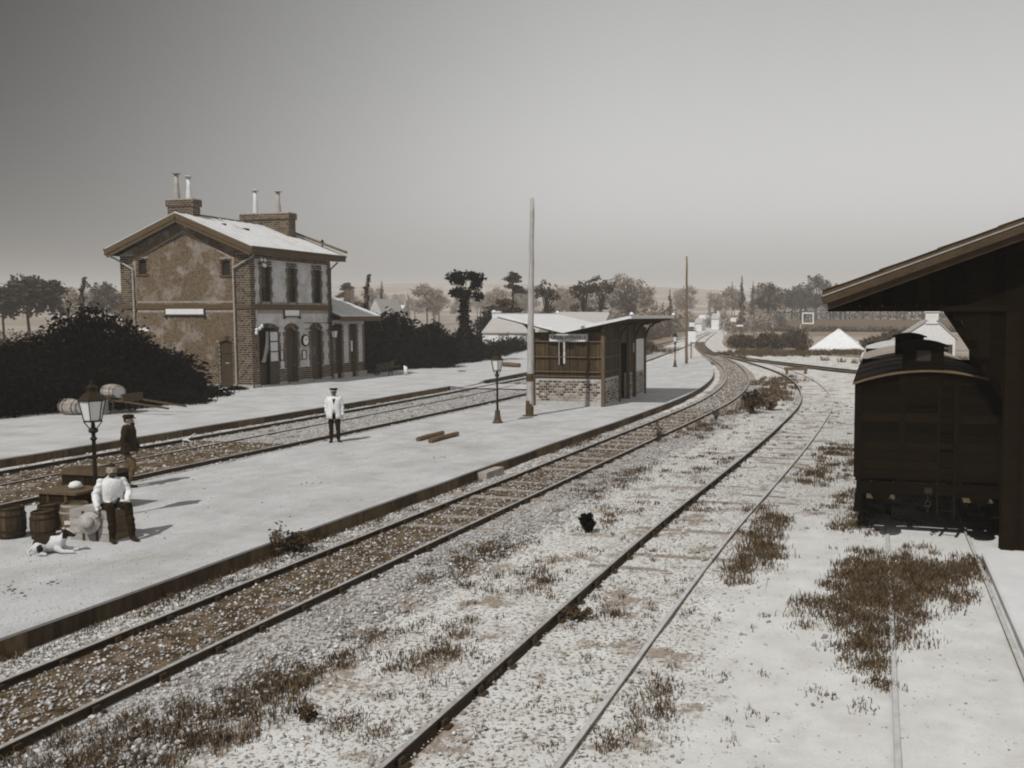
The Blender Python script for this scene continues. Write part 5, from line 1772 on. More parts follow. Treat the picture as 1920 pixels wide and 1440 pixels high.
q = MB(); q.lathe([(.100, .0), (.102, .045), (.132, .075), (.130, .095), (.0, .105)], P(0, .012, .045), 18); part(q, "cap", M['blackcloth'], sm_)
q = MB(); q.lathe([(.104, .012), (.1055, .034)], P(0, .012, .045), 18, caps=False); part(q, "cap_band", M['paper'], sm_)
q = MB(); q.prism([P(-.08, -.07, .045), P(-.045, -.145, .030), P(.045, -.145, .030), P(.08, -.07, .045)], (0, 0, .008)); part(q, "cap_peak", M['iron'], sm_, False)
q = MB(); limb(q, [P(-.05, -.085, -.045), P(-.02, -.10, -.035), P(.02, -.10, -.035), P(.05, -.085, -.045)], [.008, .016, .016, .008], 8); part(q, "moustache", M['hair'], sm_)
q = MB(); q.prism([(-.05, -.137, 1.40), (0, -.158, 1.20), (.05, -.137, 1.40)], (0, -.006, 0)); part(q, "waistcoat_front", M['blackcloth'], sm_, False)
q = MB(); q.prism([(-.03, -.105, 1.45), (0, -.15, 1.36), (.03, -.105, 1.45)], (0, -.01, 0)); part(q, "collar", M['shirt'], sm_, False)
q = MB(); limb(q, [P(0, .042, .05), P(0, .048, -.01)], [.078, .070], 12); part(q, "hair", M['hair'], sm_)
for z in (1.12, 1.0, .9):
    q = MB(); q.lathe([(0, 0), (.011, 0), (.011, -.006), (0, -.007)], (.0, -.152, z), 8, axis='Y'); part(q, "button", M['iron'], sm_)

# --- walking man: dark jacket, brown trousers, cap, turned to the right
def zone_w(c):
    if c.z > 1.50 or (c.z > 1.45 and abs(c.x) < .068): return 0
    if c.z < .085: return 3
    if c.z < .90 and abs(c.x) < .19: return 2
    if c.z < .87 and abs(c.x) > .19: return 0
    return 1
chains = [
    ([(0, .02, .88), (0, .01, 1.05), (0, .0, 1.22), (0, .005, 1.38), (0, .0, 1.44)], [.16, .165, .185, .185, .10], (1, .68)),
    ([(-.085, .02, .86), (-.09, -.10, .48), (-.09, .05, .11)], [.10, .082, .062], one),
    ([(.085, .02, .86), (.09, .04, .48), (.09, .26, .14)], [.10, .082, .062], one),
    ([(-.09, .08, .05), (-.095, -.05, .045), (-.095, -.14, .036)], [.052, .05, .036], (1, .8)),
    ([(.09, .30, .085), (.09, .20, .05), (.09, .12, .04)], [.05, .05, .036], (1, .8)),
    ([(-.18, .01, 1.40), (-.26, .08, 1.14), (-.24, -.06, .92)], [.075, .062, .048], one),
    ([(.18, .01, 1.40), (.26, -.02, 1.14), (.25, -.14, .93)], [.075, .062, .048], one),
    ([(-.24, -.06, .92), (-.23, -.10, .84)], [.036, .04], (.7, 1)),
    ([(.25, -.14, .93), (.25, -.20, .86)], [.036, .04], (.7, 1)),
]
wm_, P = person("person", "man in dark jacket, baggy brown trousers and cap walking along behind the seated man", (-16.85, 18.0, PZ), R(122), chains, (0, -.02, 1.575), R(-10), zone_w,
    [M['skin'], M['darkcloth'], M['browncloth'], M['iron']], [((.25, -.20, .88), (0, -.4, -1), (0, -1, .2), .5), ((-.23, -.10, .87), (0, -.4, -1), (0, -1, .2), .5)], 0)
jacket(wm_, [(0, .01, 1.46, .09, .08), (0, .005, 1.42, .19, .12), (0, 0, 1.30, .215, .145), (0, 0, 1.12, .20, .145), (0, 0, .98, .20, .15), (0, .01, .86, .215, .165), (0, .02, .80, .22, .17)], M['darkcloth'])
q = MB(); q.lathe([(.098, .0), (.125, .03), (.128, .06), (.09, .09), (.0, .10)], P(0, .012, .045), 16); part(q, "cap", M['blackcloth'], wm_)
q = MB(); q.prism([P(-.075, -.07, .05), P(-.04, -.15, .035), P(.04, -.15, .035), P(.075, -.07, .05)], (0, 0, .01)); part(q, "cap_peak", M['blackcloth'], wm_, False)
q = MB(); limb(q, [P(-.045, -.07, -.075), P(0, -.088, -.10), P(.045, -.07, -.075)], [.03, .036, .03], 10); part(q, "beard", M['hair'], wm_)
q = MB(); limb(q, [P(0, .042, .05), P(0, .048, -.01)], [.078, .070], 12); part(q, "hair", M['hair'], wm_)

# --- seated man on the crate: white shirt, dark trousers, hat held beside his knee
SZ = .56    # seat height above the platform
def zone_s(c):
    if c.z > SZ + .655 or (c.z > SZ + .61 and abs(c.x) < .068): return 0
    if c.z < .085: return 3
    if c.z < SZ + .165 and c.y < .14 and abs(c.x) < .285 and not (c.x < -.235): return 2 if not (c.x > .15 and c.y > -.26 and c.z > SZ + .145) else 0
    if c.x < -.24 and c.z < SZ + .05: return 0
    return 1
chains = [
    ([(0, .06, SZ + .08), (0, .05, SZ + .2), (0, .02, SZ + .38), (0, .0, SZ + .53), (0, -.01, SZ + .59)], [.17, .165, .185, .18, .10], (1, .68)),
    ([(-.09, .04, SZ + .09), (-.13, -.36, SZ + .08), (-.12, -.40, .30), (-.12, -.37, .10)], [.105, .085, .068, .055], one),
    ([(.09, .04, SZ + .09), (.17, -.34, SZ + .10), (.19, -.44, .30), (.20, -.46, .10)], [.105, .085, .068, .055], one),
    ([(-.12, -.34, .05), (-.13, -.46, .045), (-.135, -.56, .036)], [.052, .05, .036], (1, .8)),
    ([(.20, -.43, .05), (.22, -.55, .045), (.235, -.64, .036)], [.052, .05, .036], (1, .8)),
    ([(-.17, .0, SZ + .54), (-.285, -.02, SZ + .30), (-.30, -.16, SZ + .10)], [.08, .07, .055], one),
    ([(.17, .0, SZ + .54), (.27, -.06, SZ + .30), (.19, -.26, SZ + .20)], [.08, .066, .05], one),
    ([(-.30, -.16, SZ + .10), (-.31, -.20, SZ + .02)], [.036, .042], (.7, 1)),
    ([(.19, -.26, SZ + .20), (.16, -.33, SZ + .185)], [.036, .042], (1, .7)),
]
se_, P = person("person", "bareheaded moustached man in white shirt and dark trousers sitting on the crate", (-13.27, 13.74, PZ), R(58), chains, (0, -.025, SZ + .73), R(-8), zone_s,
    [M['skin'], M['shirt'], M['blackcloth'], M['iron']], [((-.31, -.20, SZ + .05), (0, -.2, -1), (0, -1, 0), .6), ((.165, -.32, SZ + .19), (-.4, -.9, -.2), (1, 0, 0), .5)], 0)
q = MB(); limb(q, [P(-.05, -.085, -.045), P(-.02, -.10, -.036), P(.02, -.10, -.036), P(.05, -.085, -.045)], [.009, .018, .018, .009], 8); part(q, "moustache", M['hair'], se_)
q = MB(); limb(q, [P(-.04, -.065, -.085), P(0, -.08, -.105), P(.04, -.065, -.085)], [.016, .02, .016], 10); part(q, "beard", M['hair'], se_)
q = MB()
limb(q, [P(0, -.005, .092), P(0, .035, .075), P(0, .05, .0)], [.066, .082, .07], 14); part(q, "hair", M['hair'], se_)
jacket(se_, [(0, -.01, SZ + .60, .085, .08), (0, -.005, SZ + .56, .18, .12), (0, .0, SZ + .44, .21, .15), (0, .02, SZ + .30, .195, .15), (0, .04, SZ + .20, .19, .15), (0, .045, SZ + .13, .195, .155)], M['shirt'], "shirt_front")
q = MB(); q.prism([(.02, -.145, SZ + .14), (.10, -.14, SZ + .14), (.09, -.15, SZ + .24), (.05, -.152, SZ + .22)], (0, -.012, 0)); part(q, "sash_knot", M['blackcloth'], se_, False)
se_.scale = (.95, .95, .95)
ht = empty("straw_hat", (0, 0, 0), "round pale straw hat held against the front of the crate", "hat")
q = MB(); q.lathe([(.0, .12), (.07, .115), (.095, .09), (.10, .01), (.19, -.005), (.20, -.02), (.19, -.012), (.09, .0)], (0, 0, 0), 24); q.build("crown", M['straw'], ht, True)
q = MB(); q.lathe([(.1015, .012), (.1, .04)], (0, 0, 0), 24, caps=False); q.build("ribbon", M['woodpost'], ht, True)
ht.location = (-13.40, 13.33, PZ + .36)
ht.rotation_euler = (R(78), R(8), R(18))

# --- dog lying on the platform
dg_ = empty("dog", (0, 0, 0), "white dog with black patches lying on the platform by the crate", "dog")
mb = MB()
limb(mb, [(-.26, .03, .135), (-.13, .02, .145), (.02, .0, .155), (.14, -.01, .17)], [.115, .118, .115, .105], 14, (1, 1.05))
limb(mb, [(.14, -.01, .19), (.21, -.02, .26), (.26, -.03, .31)], [.085, .07, .065], 12)
limb(mb, [(.26, -.03, .325), (.33, -.045, .30), (.395, -.06, .275)], [.068, .048, .030], 12)
limb(mb, [(.10, -.08, .09), (.20, -.13, .045), (.40, -.15, .032)], [.06, .036, .027], 10)
limb(mb, [(.12, .06, .09), (.24, .07, .045), (.42, .05, .032)], [.06, .036, .027], 10)
limb(mb, [(-.24, -.08, .12), (-.14, -.16, .10), (-.20, -.19, .05), (-.06, -.20, .03)], [.095, .07, .04, .026], 10)
limb(mb, [(-.24, .10, .10), (-.12, .15, .06), (-.02, .16, .03)], [.085, .05, .028], 10)
limb(mb, [(-.33, .03, .12), (-.42, -.04, .05), (-.36, -.14, .025)], [.03, .022, .012], 8)
for s in (-1, 1):
    limb(mb, [(.24, -.03 + s * .045, .375), (.225, -.03 + s * .075, .345), (.235, -.03 + s * .088, .30)], [.022, .024, .012], 8)
def zone_d(c):
    x, y, z = c.x, c.y, c.z
    if x > .19 and z > .235 and not (abs(y + .045) < .022 and x > .25): return 1
    if (x + .20) ** 2 / .03 + (z - .25) ** 2 / .012 < 1 and y > -.10: return 1
    if (x + .17) ** 2 + (z - .12) ** 2 < .0034 and y < -.12: return 1
    if x < -.31 and z > .16: return 1
    return 0
me = fuse(mb, .011, [M['dogwhite'], M['dogblack']], zone_d, "body", 5, False)
o = bpy.data.objects.new("body", me); COL.objects.link(o); child(o, dg_)
q = MB(); q.lathe([(0, -.012), (.016, -.006), (.016, .006), (0, .012)], (.418, -.062, .285), 8, axis='X'); q.build("nose", M['dogblack'], dg_, True)
dg_.location = (-13.42, 12.6, PZ)
dg_.rotation_euler = (0, 0, R(32))
dg_.scale = (.86, 1.0, 1.08)
# ================================================================ houses beyond the line
def window_unit(O, U, N, u0, u1, v0, v1, parent, surround=None):
    O, U, N = Vector(O), Vector(U), Vector(N)
    P = lambda u, v, d: O + U * u + Vector((0, 0, v)) + N * d
    q = MB(); q.prism([P(u0, v0, .01), P(u1, v0, .01), P(u1, v1, .01), P(u0, v1, .01)], N * .05)
    w = q.build("window", surround or M['woodpost'], parent)
    mid = (u0 + u1) / 2
    for a, c in ((u0 + .12, mid - .03), (mid + .03, u1 - .12)):
        q = MB(); q.prism([P(a, v0 + .1, .065), P(c, v0 + .1, .065), P(c, v1 - .14, .065), P(a, v1 - .14, .065)], N * .01); q.build("pane", M['paper'], w)
    return w
def house(x0, x1, y0, y1, eave, ridge, label, roofm, wallm='white', wins=(), chims=(), name="cottage", along='x'):
    e = empty(name, ((x0 + x1) / 2, (y0 + y1) / 2, 0), label, "house")
    b = MB()
    ym, xm = (y0 + y1) / 2, (x0 + x1) / 2
    b.add([(x0, y0, -.2), (x1, y0, -.2), (x1, y1, -.2), (x0, y1, -.2), (x0, y0, eave), (x1, y0, eave), (x1, y1, eave), (x0, y1, eave)], [(0, 1, 5, 4), (1, 2, 6, 5), (2, 3, 7, 6), (3, 0, 4, 7)])
    r = MB()
    if along == 'x':
        for xx in (x0, x1):
            b.add([(xx, y0, eave), (xx, y1, eave), (xx, ym, ridge - .08)], [(0, 1, 2)])
        for ye in (y0 - .2, y1 + .2):
            r.prism([(x0 - .05, ye, eave - .06), (x0 - .05, ym, ridge), (x0 - .05, ym, ridge - .1), (x0 - .05, ye, eave - .16)], (x1 - x0 + .1, 0, 0))
    else:
        for yy in (y0, y1):
            b.add([(x0, yy, eave), (x1, yy, eave), (xm, yy, ridge - .08)], [(0, 1, 2)])
        for xe in (x0 - .2, x1 + .2):
            r.prism([(xe, y0 - .05, eave - .06), (xm, y0 - .05, ridge), (xm, y0 - .05, ridge - .1), (xe, y0 - .05, eave - .16)], (0, y1 - y0 + .1, 0))
    b.build("wall", M[wallm], e)
    ro = r.build("roof", M[roofm], e)
    for cx_, cy_, w, zt in chims:
        q = MB(); q.bb(cx_ - w / 2, cx_ + w / 2, cy_ - .3, cy_ + .3, eave - .5, zt - .14); q.bb(cx_ - w / 2 - .08, cx_ + w / 2 + .08, cy_ - .38, cy_ + .38, zt - .14, zt); q.build("chimney", M[wallm], ro)
    for (u0, u1, v0, v1) in wins:
        window_unit((0, y0, 0), (1, 0, 0), (0, -1, 0), u0, u1, v0, v1, e)
    return e
house(-46.3, -39.2, 105, 112, 2.34, 4.2, "low white cottage with pale roof half hidden behind the platform shelter", 'slate', 'white', [(-44.2, -42.9, .75, 2.0), (-41.1, -39.8, .75, 2.0)], [(-45.9, 108.5, 1.0, 4.85)])
cr_ = empty("cottage", (3.5, 98, 0), "white gabled cottage with broad chimney seen above the wagon roofs", "house")
b = MB(); b.prism([(-1.5, 95, -.1), (-1.5, 95, .3), (.6, 95, .95), (4.6, 95, 3.62), (5.7, 95, 3.62), (7.35, 95, 2.07), (7.35, 95, -.1)], (0, 9, 0)); b.build("wall", M['white'], cr_)
b = MB()
b.bar((.2, 99.5, .85), (4.7, 99.5, 3.82), 9.2, .12); b.bar((5.6, 99.5, 3.82), (7.7, 99.5, 1.9), 9.2, .12); b.bb(4.6, 5.7, 95, 104, 3.70, 3.84); rr_ = b.build("roof", M['slate'], cr_)
b = MB(); b.bb(4.55, 5.75, 94.9, 95.9, 3.5, 4.62); b.bb(4.45, 5.85, 94.8, 96.0, 4.62, 4.78); c_ = b.build("chimney", M['white'], rr_)
for xx in (4.5, 5.75):
    b = MB(); b.lathe([(.2, 0), (.24, .2), (.16, .5), (.2, .6), (0, .62)], (xx, 95.4, 4.70), 10); b.build("chimney_pot", M['white'], c_, True)
b = MB(); b.bb(6.3, 7.1, 94.93, 94.99, .4, 1.5); b.build("door", M['doorbrown'], cr_)
house(-38.5, -32.0, 108, 114, 3.0, 4.75, "long low house with pale roof just above the shelter roof", 'slate', 'stucco_white', [(-36.5, -35.5, 1.2, 2.3)], [(-32.4, 111, .7, 5.0)])
house(-88.2, -85.2, 150, 158, 4.4, 7.3, "pale far gable house between the annex and the hedge trees", 'slate', 'stucco_white', [], [], along='y')
house(-90.4, -87.3, 160, 164, 4.6, 6.3, "far house with light roof behind the dark hedge trees", 'zinc', 'stucco_white')
house(-51.5, -49, 296, 301, 3.4, 5.0, "tiny far white house with chimney above the bend of the track", 'slate', 'white', [], [(-49.6, 298, .7, 5.8)])
house(-50.5, -48.4, 262, 268, 2.2, 3.6, "tiny far white house low beside the bend of the track", 'slate', 'white')
house(-45.5, -43.6, 300, 306, 4.6, 6.0, "tiny far white house beside the thin distant poles", 'slate', 'white')
house(-64, -59, 340, 345, 3.0, 4.6, "far pale farmhouse half hidden in the hazy treeline", 'zinc', 'stucco_white')

# ---- pale heap by the signal
nu = 26
V, F = [], []
apex = Vector((-4.6, 117.5, 2.7))
base = [(-8.3, 113.6), (-1.2, 114.2), (-.9, 122), (-8.0, 121.5)]
ring = []
for i in range(4):
    a, c = Vector((*base[i], 0)), Vector((*base[(i + 1) % 4], 0))
    for t in np.linspace(0, 1, 8, endpoint=False):
        ring.append(a.lerp(c, t))
L = len(ring)
for j in range(9):
    t = j / 8
    for k, p in enumerate(ring):
        q_ = p.lerp(apex, t * .96)
        V.append((q_.x + random.uniform(-.06, .06), q_.y + random.uniform(-.06, .06), q_.z + random.uniform(-.05, .05)))
for j in range(8):
    for k in range(L):
        F.append((j * L + k, j * L + (k + 1) % L, (j + 1) * L + (k + 1) % L, (j + 1) * L + k))
V.append(tuple(apex))
hb = MB(); hb.add(V, F + [(8 * L + k, 8 * L + (k + 1) % L, 9 * L) for k in range(L)])
tag(hb.build("chalk_heap", M['chalk']), "white pyramid-shaped heap of chalk beyond the siding", "heap")

# ================================================================ vegetation
def leaves(C, size, seed=0, flat=0.0):
    """one quad per centre, randomly turned"""
    r = np.random.default_rng(seed)
    n = len(C)
    a = r.normal(size=(n, 3)); a[:, 2] *= (1 - flat); a /= np.linalg.norm(a, axis=1)[:, None]
    b_ = r.normal(size=(n, 3)); b_ -= a * (a * b_).sum(1)[:, None]; b_ /= np.linalg.norm(b_, axis=1)[:, None]
    s = size * r.uniform(.6, 1.35, n)[:, None]
    V = np.stack([C - a * s, C + b_ * s * .55, C + a * s, C - b_ * s * .55], 1).reshape(-1, 3)
    F = np.arange(n * 4).reshape(n, 4)
    return V, F, r.random(n)
def clump_points(clumps, n, seed=0, inner=.35):
    r = np.random.default_rng(seed)
    vol = np.array([c[1][0] * c[1][1] * c[1][2] for c in clumps]) ** .75
    k = r.choice(len(clumps), n, p=vol / vol.sum())
    cen = np.array([c[0] for c in clumps])[k]
    rad = np.array([c[1] for c in clumps])[k]
    d = r.normal(size=(n, 3)); d /= np.linalg.norm(d, axis=1)[:, None]
    t = inner + (1 - inner) * r.random(n) ** .6
    t *= 1 + .18 * r.normal(size=n)
    return cen + d * rad * t[:, None]
def make_tree(kind, h, w, seed, name="tree", nleaf=2600, leaf=.2, lm='leaf', tm='trunk', base=0.0):
    """tapered trunk with limbs and a crown of leaf clumps; built at the origin"""
    r = random.Random(seed)
    tr_, cl = MB(), []
    if kind == 'round':
        tz = h * r.uniform(.42, .5)
        tr_.tube([(0, 0, -.2), (r.uniform(-.1, .1), 0, tz * .5), (r.uniform(-.2, .2), r.uniform(-.1, .1), tz), (0, 0, h * .85)], [.045 * h * .5, .036 * h * .5, .03 * h * .5, .006 * h], 8)
        for k in range(9):
            an = k * 2.4 + r.uniform(-.4, .4); zz = h * r.uniform(.52, .9); rr = w * .5 * r.uniform(.35, .85) * (1.1 - abs(zz / h - .68))
            p = (rr * math.cos(an), rr * math.sin(an), zz)
            tr_.tube([(0, 0, h * r.uniform(.35, .6)), (p[0] * .5, p[1] * .5, zz * .9), p], [.012 * h, .008 * h, .003 * h], 6)
            s = w * r.uniform(.15, .26)
            cl.append((p, (s, s, s * r.uniform(.7, 1.0))))
        for k in range(22):
            an = r.uniform(0, 6.28); zz = h * r.uniform(.46, .98); rr = w * .5 * math.sqrt(r.random()) * (1.15 - 1.3 * abs(zz / h - .68))
            s = w * r.uniform(.05, .13)
            cl.append(((rr * math.cos(an), rr * math.sin(an), zz), (s * 1.2, s * 1.2, s)))
    elif kind == 'poplar':
        tr_.tube([(0, 0, -.2), (.05, 0, h * .5), (0, .05, h * .98)], [.02 * h, .014 * h, .003 * h], 7)
        for k in range(16):
            zz = h * (.18 + .8 * k / 15); rr = w * .5 * (1 - (k / 15) ** 2 * .75) * r.uniform(.55, 1)
            an = r.uniform(0, 6.28)
            p = (rr * .35 * math.cos(an), rr * .35 * math.sin(an), zz)
            tr_.tube([(0, 0, zz - .06 * h), p], [.006 * h, .002 * h], 5)
            cl.append((p, (rr * .7, rr * .7, h * .05)))
    elif kind == 'layered':
        tr_.tube([(0, 0, -.2), (.1, 0, h * .5), (-.05, 0, h * .97)], [.028 * h, .018 * h, .004 * h], 8)
        for k in range(18):
            zz = h * r.uniform(.48, .97); rr = w * .55 * (1.15 - zz / h) * 1.6 * r.uniform(.5, 1.05); rr = min(rr, w * .55)
            an = k * 2.4
            p = (rr * math.cos(an), rr * math.sin(an), zz + r.uniform(-.02, .03) * h)
            tr_.tube([(0, 0, zz - .05 * h), (p[0] * .5, p[1] * .5, p[2] + .01 * h), p], [.010 * h, .006 * h, .002 * h], 5)
            cl.append((p, (w * .13, w * .13, h * .028)))
            cl.append(((p[0] * .55, p[1] * .55, p[2] + .015 * h), (w * .12, w * .12, h * .03)))
    elif kind == 'ivy':
        tr_.tube([(0, 0, -.2), (.12, 0, h * .3), (-.05, 0, h * .6), (.1, 0, h * .8)], [.30, .26, .22, .15], 9)
        for k in range(26):
            t = k / 25; zz = h * (.02 + .66 * t); rr = (.62 - .28 * t) * w * .30
            an = k * 2.4
            cl.append(((rr * .5 * math.cos(an) + .05, rr * .5 * math.sin(an), zz), (rr * .8, rr * .8, h * .05)))
        for k in range(16):
            an = k * 2.4; zz = h * r.uniform(.70, .96); rr = w * .42 * r.uniform(.3, 1) * (1.25 - 1.6 * abs(zz / h - .80))
            p = (rr * math.cos(an) + w * .06, rr * math.sin(an), zz)
            tr_.tube([(0, 0, h * .66), p], [.05, .015], 5)
            cl.append((p, (w * .15, w * .15, w * .12)))
    elif kind == 'snag':
        pts = [(0, 0, -.2), (.15, 0, h * .3), (.5, 0, h * .55), (.55, 0, h * .8), (.75, 0, h * .97), (1.0, 0, h)]
        tr_.tube(pts, [.25, .2, .17, .14, .1, .05], 8)
        for k in range(30):
            t = k / 29 * .93; i = min(int(t * 5), 4); f_ = t * 5 - i
            p = Vector(pts[i]).lerp(Vector(pts[i + 1]), f_)
            s = (.55 * (1 - t) + .16) * r.uniform(.6, 1.1)
            cl.append(((p.x + r.uniform(-.1, .1), p.y + r.uniform(-.1, .1), p.z), (s * .8, s * .8, s)))
    elif kind == 'bush':
        for k in range(7):
            an = k * 2.4
            tr_.tube([(0, 0, -.1), (w * .2 * math.cos(an), w * .2 * math.sin(an), h * .5), (w * .36 * math.cos(an), w * .36 * math.sin(an), h * .85)], [.04, .03, .01], 5)
        for k in range(20):
            an = k * 2.4; rr = w * .5 * math.sqrt((k + .5) / 20) * .85
            zz = h * (.28 + .5 * (1 - (rr / (w * .5)) ** 2) * r.uniform(.6, 1.1))
            cl.append(((rr * math.cos(an), rr * math.sin(an) * .9, zz), (w * .19, w * .19, h * .23)))
            cl.append(((rr * math.cos(an + 1), rr * math.sin(an + 1) * .9, zz * .5), (w * .18, w * .18, h * .25)))
    V, F, rn = leaves(clump_points(cl, nleaf, seed), leaf, seed)
    return tr_, V, F, rn, M[lm], M[tm]
class Kind:
    """one tree mesh set, placed any number of times"""
    def __init__(s, *a, **k):
        t, V, F, rn, lm, tm = make_tree(*a, **k)
        tmp = t.build("trunk", tm, None, True)
        s.trunk = tmp.data
        bpy.data.objects.remove(tmp)
        s.crown = npmesh("_", V, F, lm, rn)
        s.crown.name = "crown"
        s.h = a[1]
    def put(s, name, x, y, h, label, cat="tree", group=None, rz=None, z=0.0, sx=1.0):
        e = empty(name, (x, y, z), label, cat, group)
        k = h / s.h
        e.scale = (k * sx * random.uniform(.85, 1.2), k * sx * random.uniform(.85, 1.2), k)
        e.rotation_euler = (0, 0, random.uniform(0, 6.28) if rz is None else rz)
        for nm, me in (("trunk", s.trunk), ("crown", s.crown)):
            o = bpy.data.objects.new(nm, me); COL.objects.link(o); o.parent = e
        return e
# near dark shrubbery on the left
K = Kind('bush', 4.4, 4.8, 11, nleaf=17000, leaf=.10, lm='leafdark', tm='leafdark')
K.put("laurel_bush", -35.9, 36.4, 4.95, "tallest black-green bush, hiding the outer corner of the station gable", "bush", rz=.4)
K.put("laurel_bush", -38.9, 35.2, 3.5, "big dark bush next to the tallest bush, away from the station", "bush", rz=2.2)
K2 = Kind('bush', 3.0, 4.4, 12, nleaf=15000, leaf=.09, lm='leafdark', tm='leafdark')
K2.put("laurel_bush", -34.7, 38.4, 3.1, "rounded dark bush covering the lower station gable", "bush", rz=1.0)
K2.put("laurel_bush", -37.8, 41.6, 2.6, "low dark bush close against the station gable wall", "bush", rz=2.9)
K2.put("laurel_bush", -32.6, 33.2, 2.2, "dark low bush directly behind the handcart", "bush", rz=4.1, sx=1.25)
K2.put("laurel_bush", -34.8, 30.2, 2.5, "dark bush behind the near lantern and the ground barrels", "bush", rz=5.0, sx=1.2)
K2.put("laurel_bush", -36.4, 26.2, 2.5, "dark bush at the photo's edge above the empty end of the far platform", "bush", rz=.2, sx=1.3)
K3 = Kind('bush', .8, 2.8, 13, nleaf=5000, leaf=.06, lm='leafdark', tm='leafdark')
K3.put("clipped_shrub", -33.0, 39.6, .95, "low clipped shrub in front of the gable bush", "bush", rz=0)
K3.put("clipped_shrub", -33.6, 43.5, .55, "small low shrub at the foot of the station corner", "bush", rz=1.5, sx=.6)
K3.put("clipped_shrub", -31.5, 36.4, 1.0, "low shrub between the handcart shafts and the gable bush", "bush", rz=3)
# hedge running from the annex along the far platform
hp = [(-34.4, 57.6), (-34.6, 62), (-34.2, 68), (-34.8, 75), (-37, 86), (-40.5, 101), (-44, 118)]
def hedge(name, pts, h, w, n, leaf, m, seed, label, z=0.0):
    cl = []
    r = random.Random(seed)
    for (x0, y0), (x1, y1) in zip(pts[:-1], pts[1:]):
        L_ = math.hypot(x1 - x0, y1 - y0)
        k = max(2, int(L_ / (w * .45)))
        for i in range(k):
            t = i / k
            hh = h * r.uniform(.75, 1.2)
            cl.append(((x0 + (x1 - x0) * t + r.uniform(-.3, .3), y0 + (y1 - y0) * t, z + hh * .5), (w * .6, w * .6, hh * .55)))
            cl.append(((x0 + (x1 - x0) * t + r.uniform(-.5, .5), y0 + (y1 - y0) * t, z + hh * .2), (w * .65, w * .6, hh * .3)))
    V, F, rn = leaves(clump_points(cl, n, seed), leaf, seed)
    e = empty(name, (*pts[0], 0), label, "hedge")
    npmesh("foliage", V, F, M[m], rn, e)
    st_ = MB()
    for c, rad in cl[::3]:
        st_.tube([(c[0], c[1], z - .1), (c[0] + .1, c[1], c[2])], [.05, .02], 5)
    st_.build("stem", M['trunk'], e)
    return e
hedge("hedge", hp, 1.75, 2.0, 26000, .12, 'leafdark', 31, "long dark hedge running from the annex along the far platform")
hedge("hedge", [(-46, 150), (-20, 262), (-27, 254), (40, 254), (110, 254)][2:], 1.5, 2.6, 9000, .22, 'leafdark', 32, "far dark hedge along the brown field behind the signal")
hedge("hedge", [(-160, 62), (-60, 58)], 2.4, 2.6, 12000, .16, 'leafdark', 33, "dark field hedge showing beyond the black bushes")
hedge("hedge", [(-200, 118), (-44, 92)], 2.2, 3.0, 14000, .2, 'leaf', 34, "brown field hedge behind the station and the annex")
hedge("hedge", [(-41, 121), (-38, 150), (-44, 200)], 1.8, 2.6, 7000, .18, 'leaf', 35, "rough hedge between the far curving track and the treeline")
hedge("wood_edge", [(-38, 350), (0, 350), (60, 350), (130, 350)], 6.5, 5.0, 15000, .34, 'leaf', 36, "dark wood edge behind the brown field and the signal", 2.8)
K4 = Kind('bush', 4.2, 4.6, 14, nleaf=7000, leaf=.15, lm='leafdark')
K5 = Kind('bush', 2.2, 3.6, 15, nleaf=3500, leaf=.14, lm='leaf')
for i, (x, y, h, sx, lab) in enumerate([(-37.0, 66.5, 5.0, 1.05, "tall dark shrub just beyond the annex roof"), (-40.6, 66, 5.6, .9, "tall pointed dark shrub behind the annex roof edge"), (-33.4, 66.0, 3.9, .8, "dark shrub beside the ivy-clad tree"), (-36.5, 72.5, 4.0, .9, "dark shrub at the foot of the ivy-clad tree"), (-37.4, 80.5, 3.4, .9, "dark shrub beside the white cottage chimney"), (-49.2, 117, 6.0, 1.0, "round dark bush under the spreading tree behind the cottage")]):
    K4.put("shrub", x, y, h, lab, "bush", sx=sx)
for i, (x, y, h, sx, lab) in enumerate([(-13.4, 121, 2.3, 1.1, "dark scrub bush, middle of the three before the square signal"), (-10.9, 127.5, 2.5, 1.0, "dark scrub bush at the signal post foot"), (-17.3, 124, 1.9, 1.2, "dark scrub bush of the three, the one next to the track fork"), (-8.7, 113.0, 1.1, .8, "small scrub bush at the foot of the pale heap"), (-.2, 118.5, 1.9, 1.1, "dark scrub bush between the pale heap and the wagon roofs"), (2.5, 125, 2.6, 1.5, "broad dark bush between the heap and the cottage"), (-27.2, 108, 1.5, 1.3, "scrub bush in the wedge between the far tracks"), (-32.5, 118, 1.7, 1.3, "rough scrub bush beyond the shelter roof tip"), (-20.5, 140, 1.6, 1.0, "scrub bush between the forking far tracks")]):
    K5.put("scrub_bush", x, y, h, lab, "bush", sx=sx)
# trees one by one
Kivy = Kind('ivy', 8.4, 3.4, 41, nleaf=4600, leaf=.14, lm='leafdark')
Kivy.put("ivy_tree", -34.9, 75.2, 8.5, "tall pollard tree wrapped in ivy with a round tuft on top", rz=0)
Klay = Kind('layered', 8.5, 4.2, 42, nleaf=2600, leaf=.16)
Klay.put("spreading_tree", -46.8, 116, 10.0, "open spreading tree behind the white cottage", rz=.5)
Krnd = Kind('round', 9, 3.4, 43, nleaf=1300, leaf=.16)
Krnd2 = Kind('round', 10, 5.6, 44, nleaf=1800, leaf=.21)
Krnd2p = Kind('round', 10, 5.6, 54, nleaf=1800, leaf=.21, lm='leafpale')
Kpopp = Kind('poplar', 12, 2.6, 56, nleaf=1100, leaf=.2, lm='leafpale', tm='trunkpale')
Krnd3 = Kind('round', 10, 7.5, 45, nleaf=3600, leaf=.3, lm='leaf')
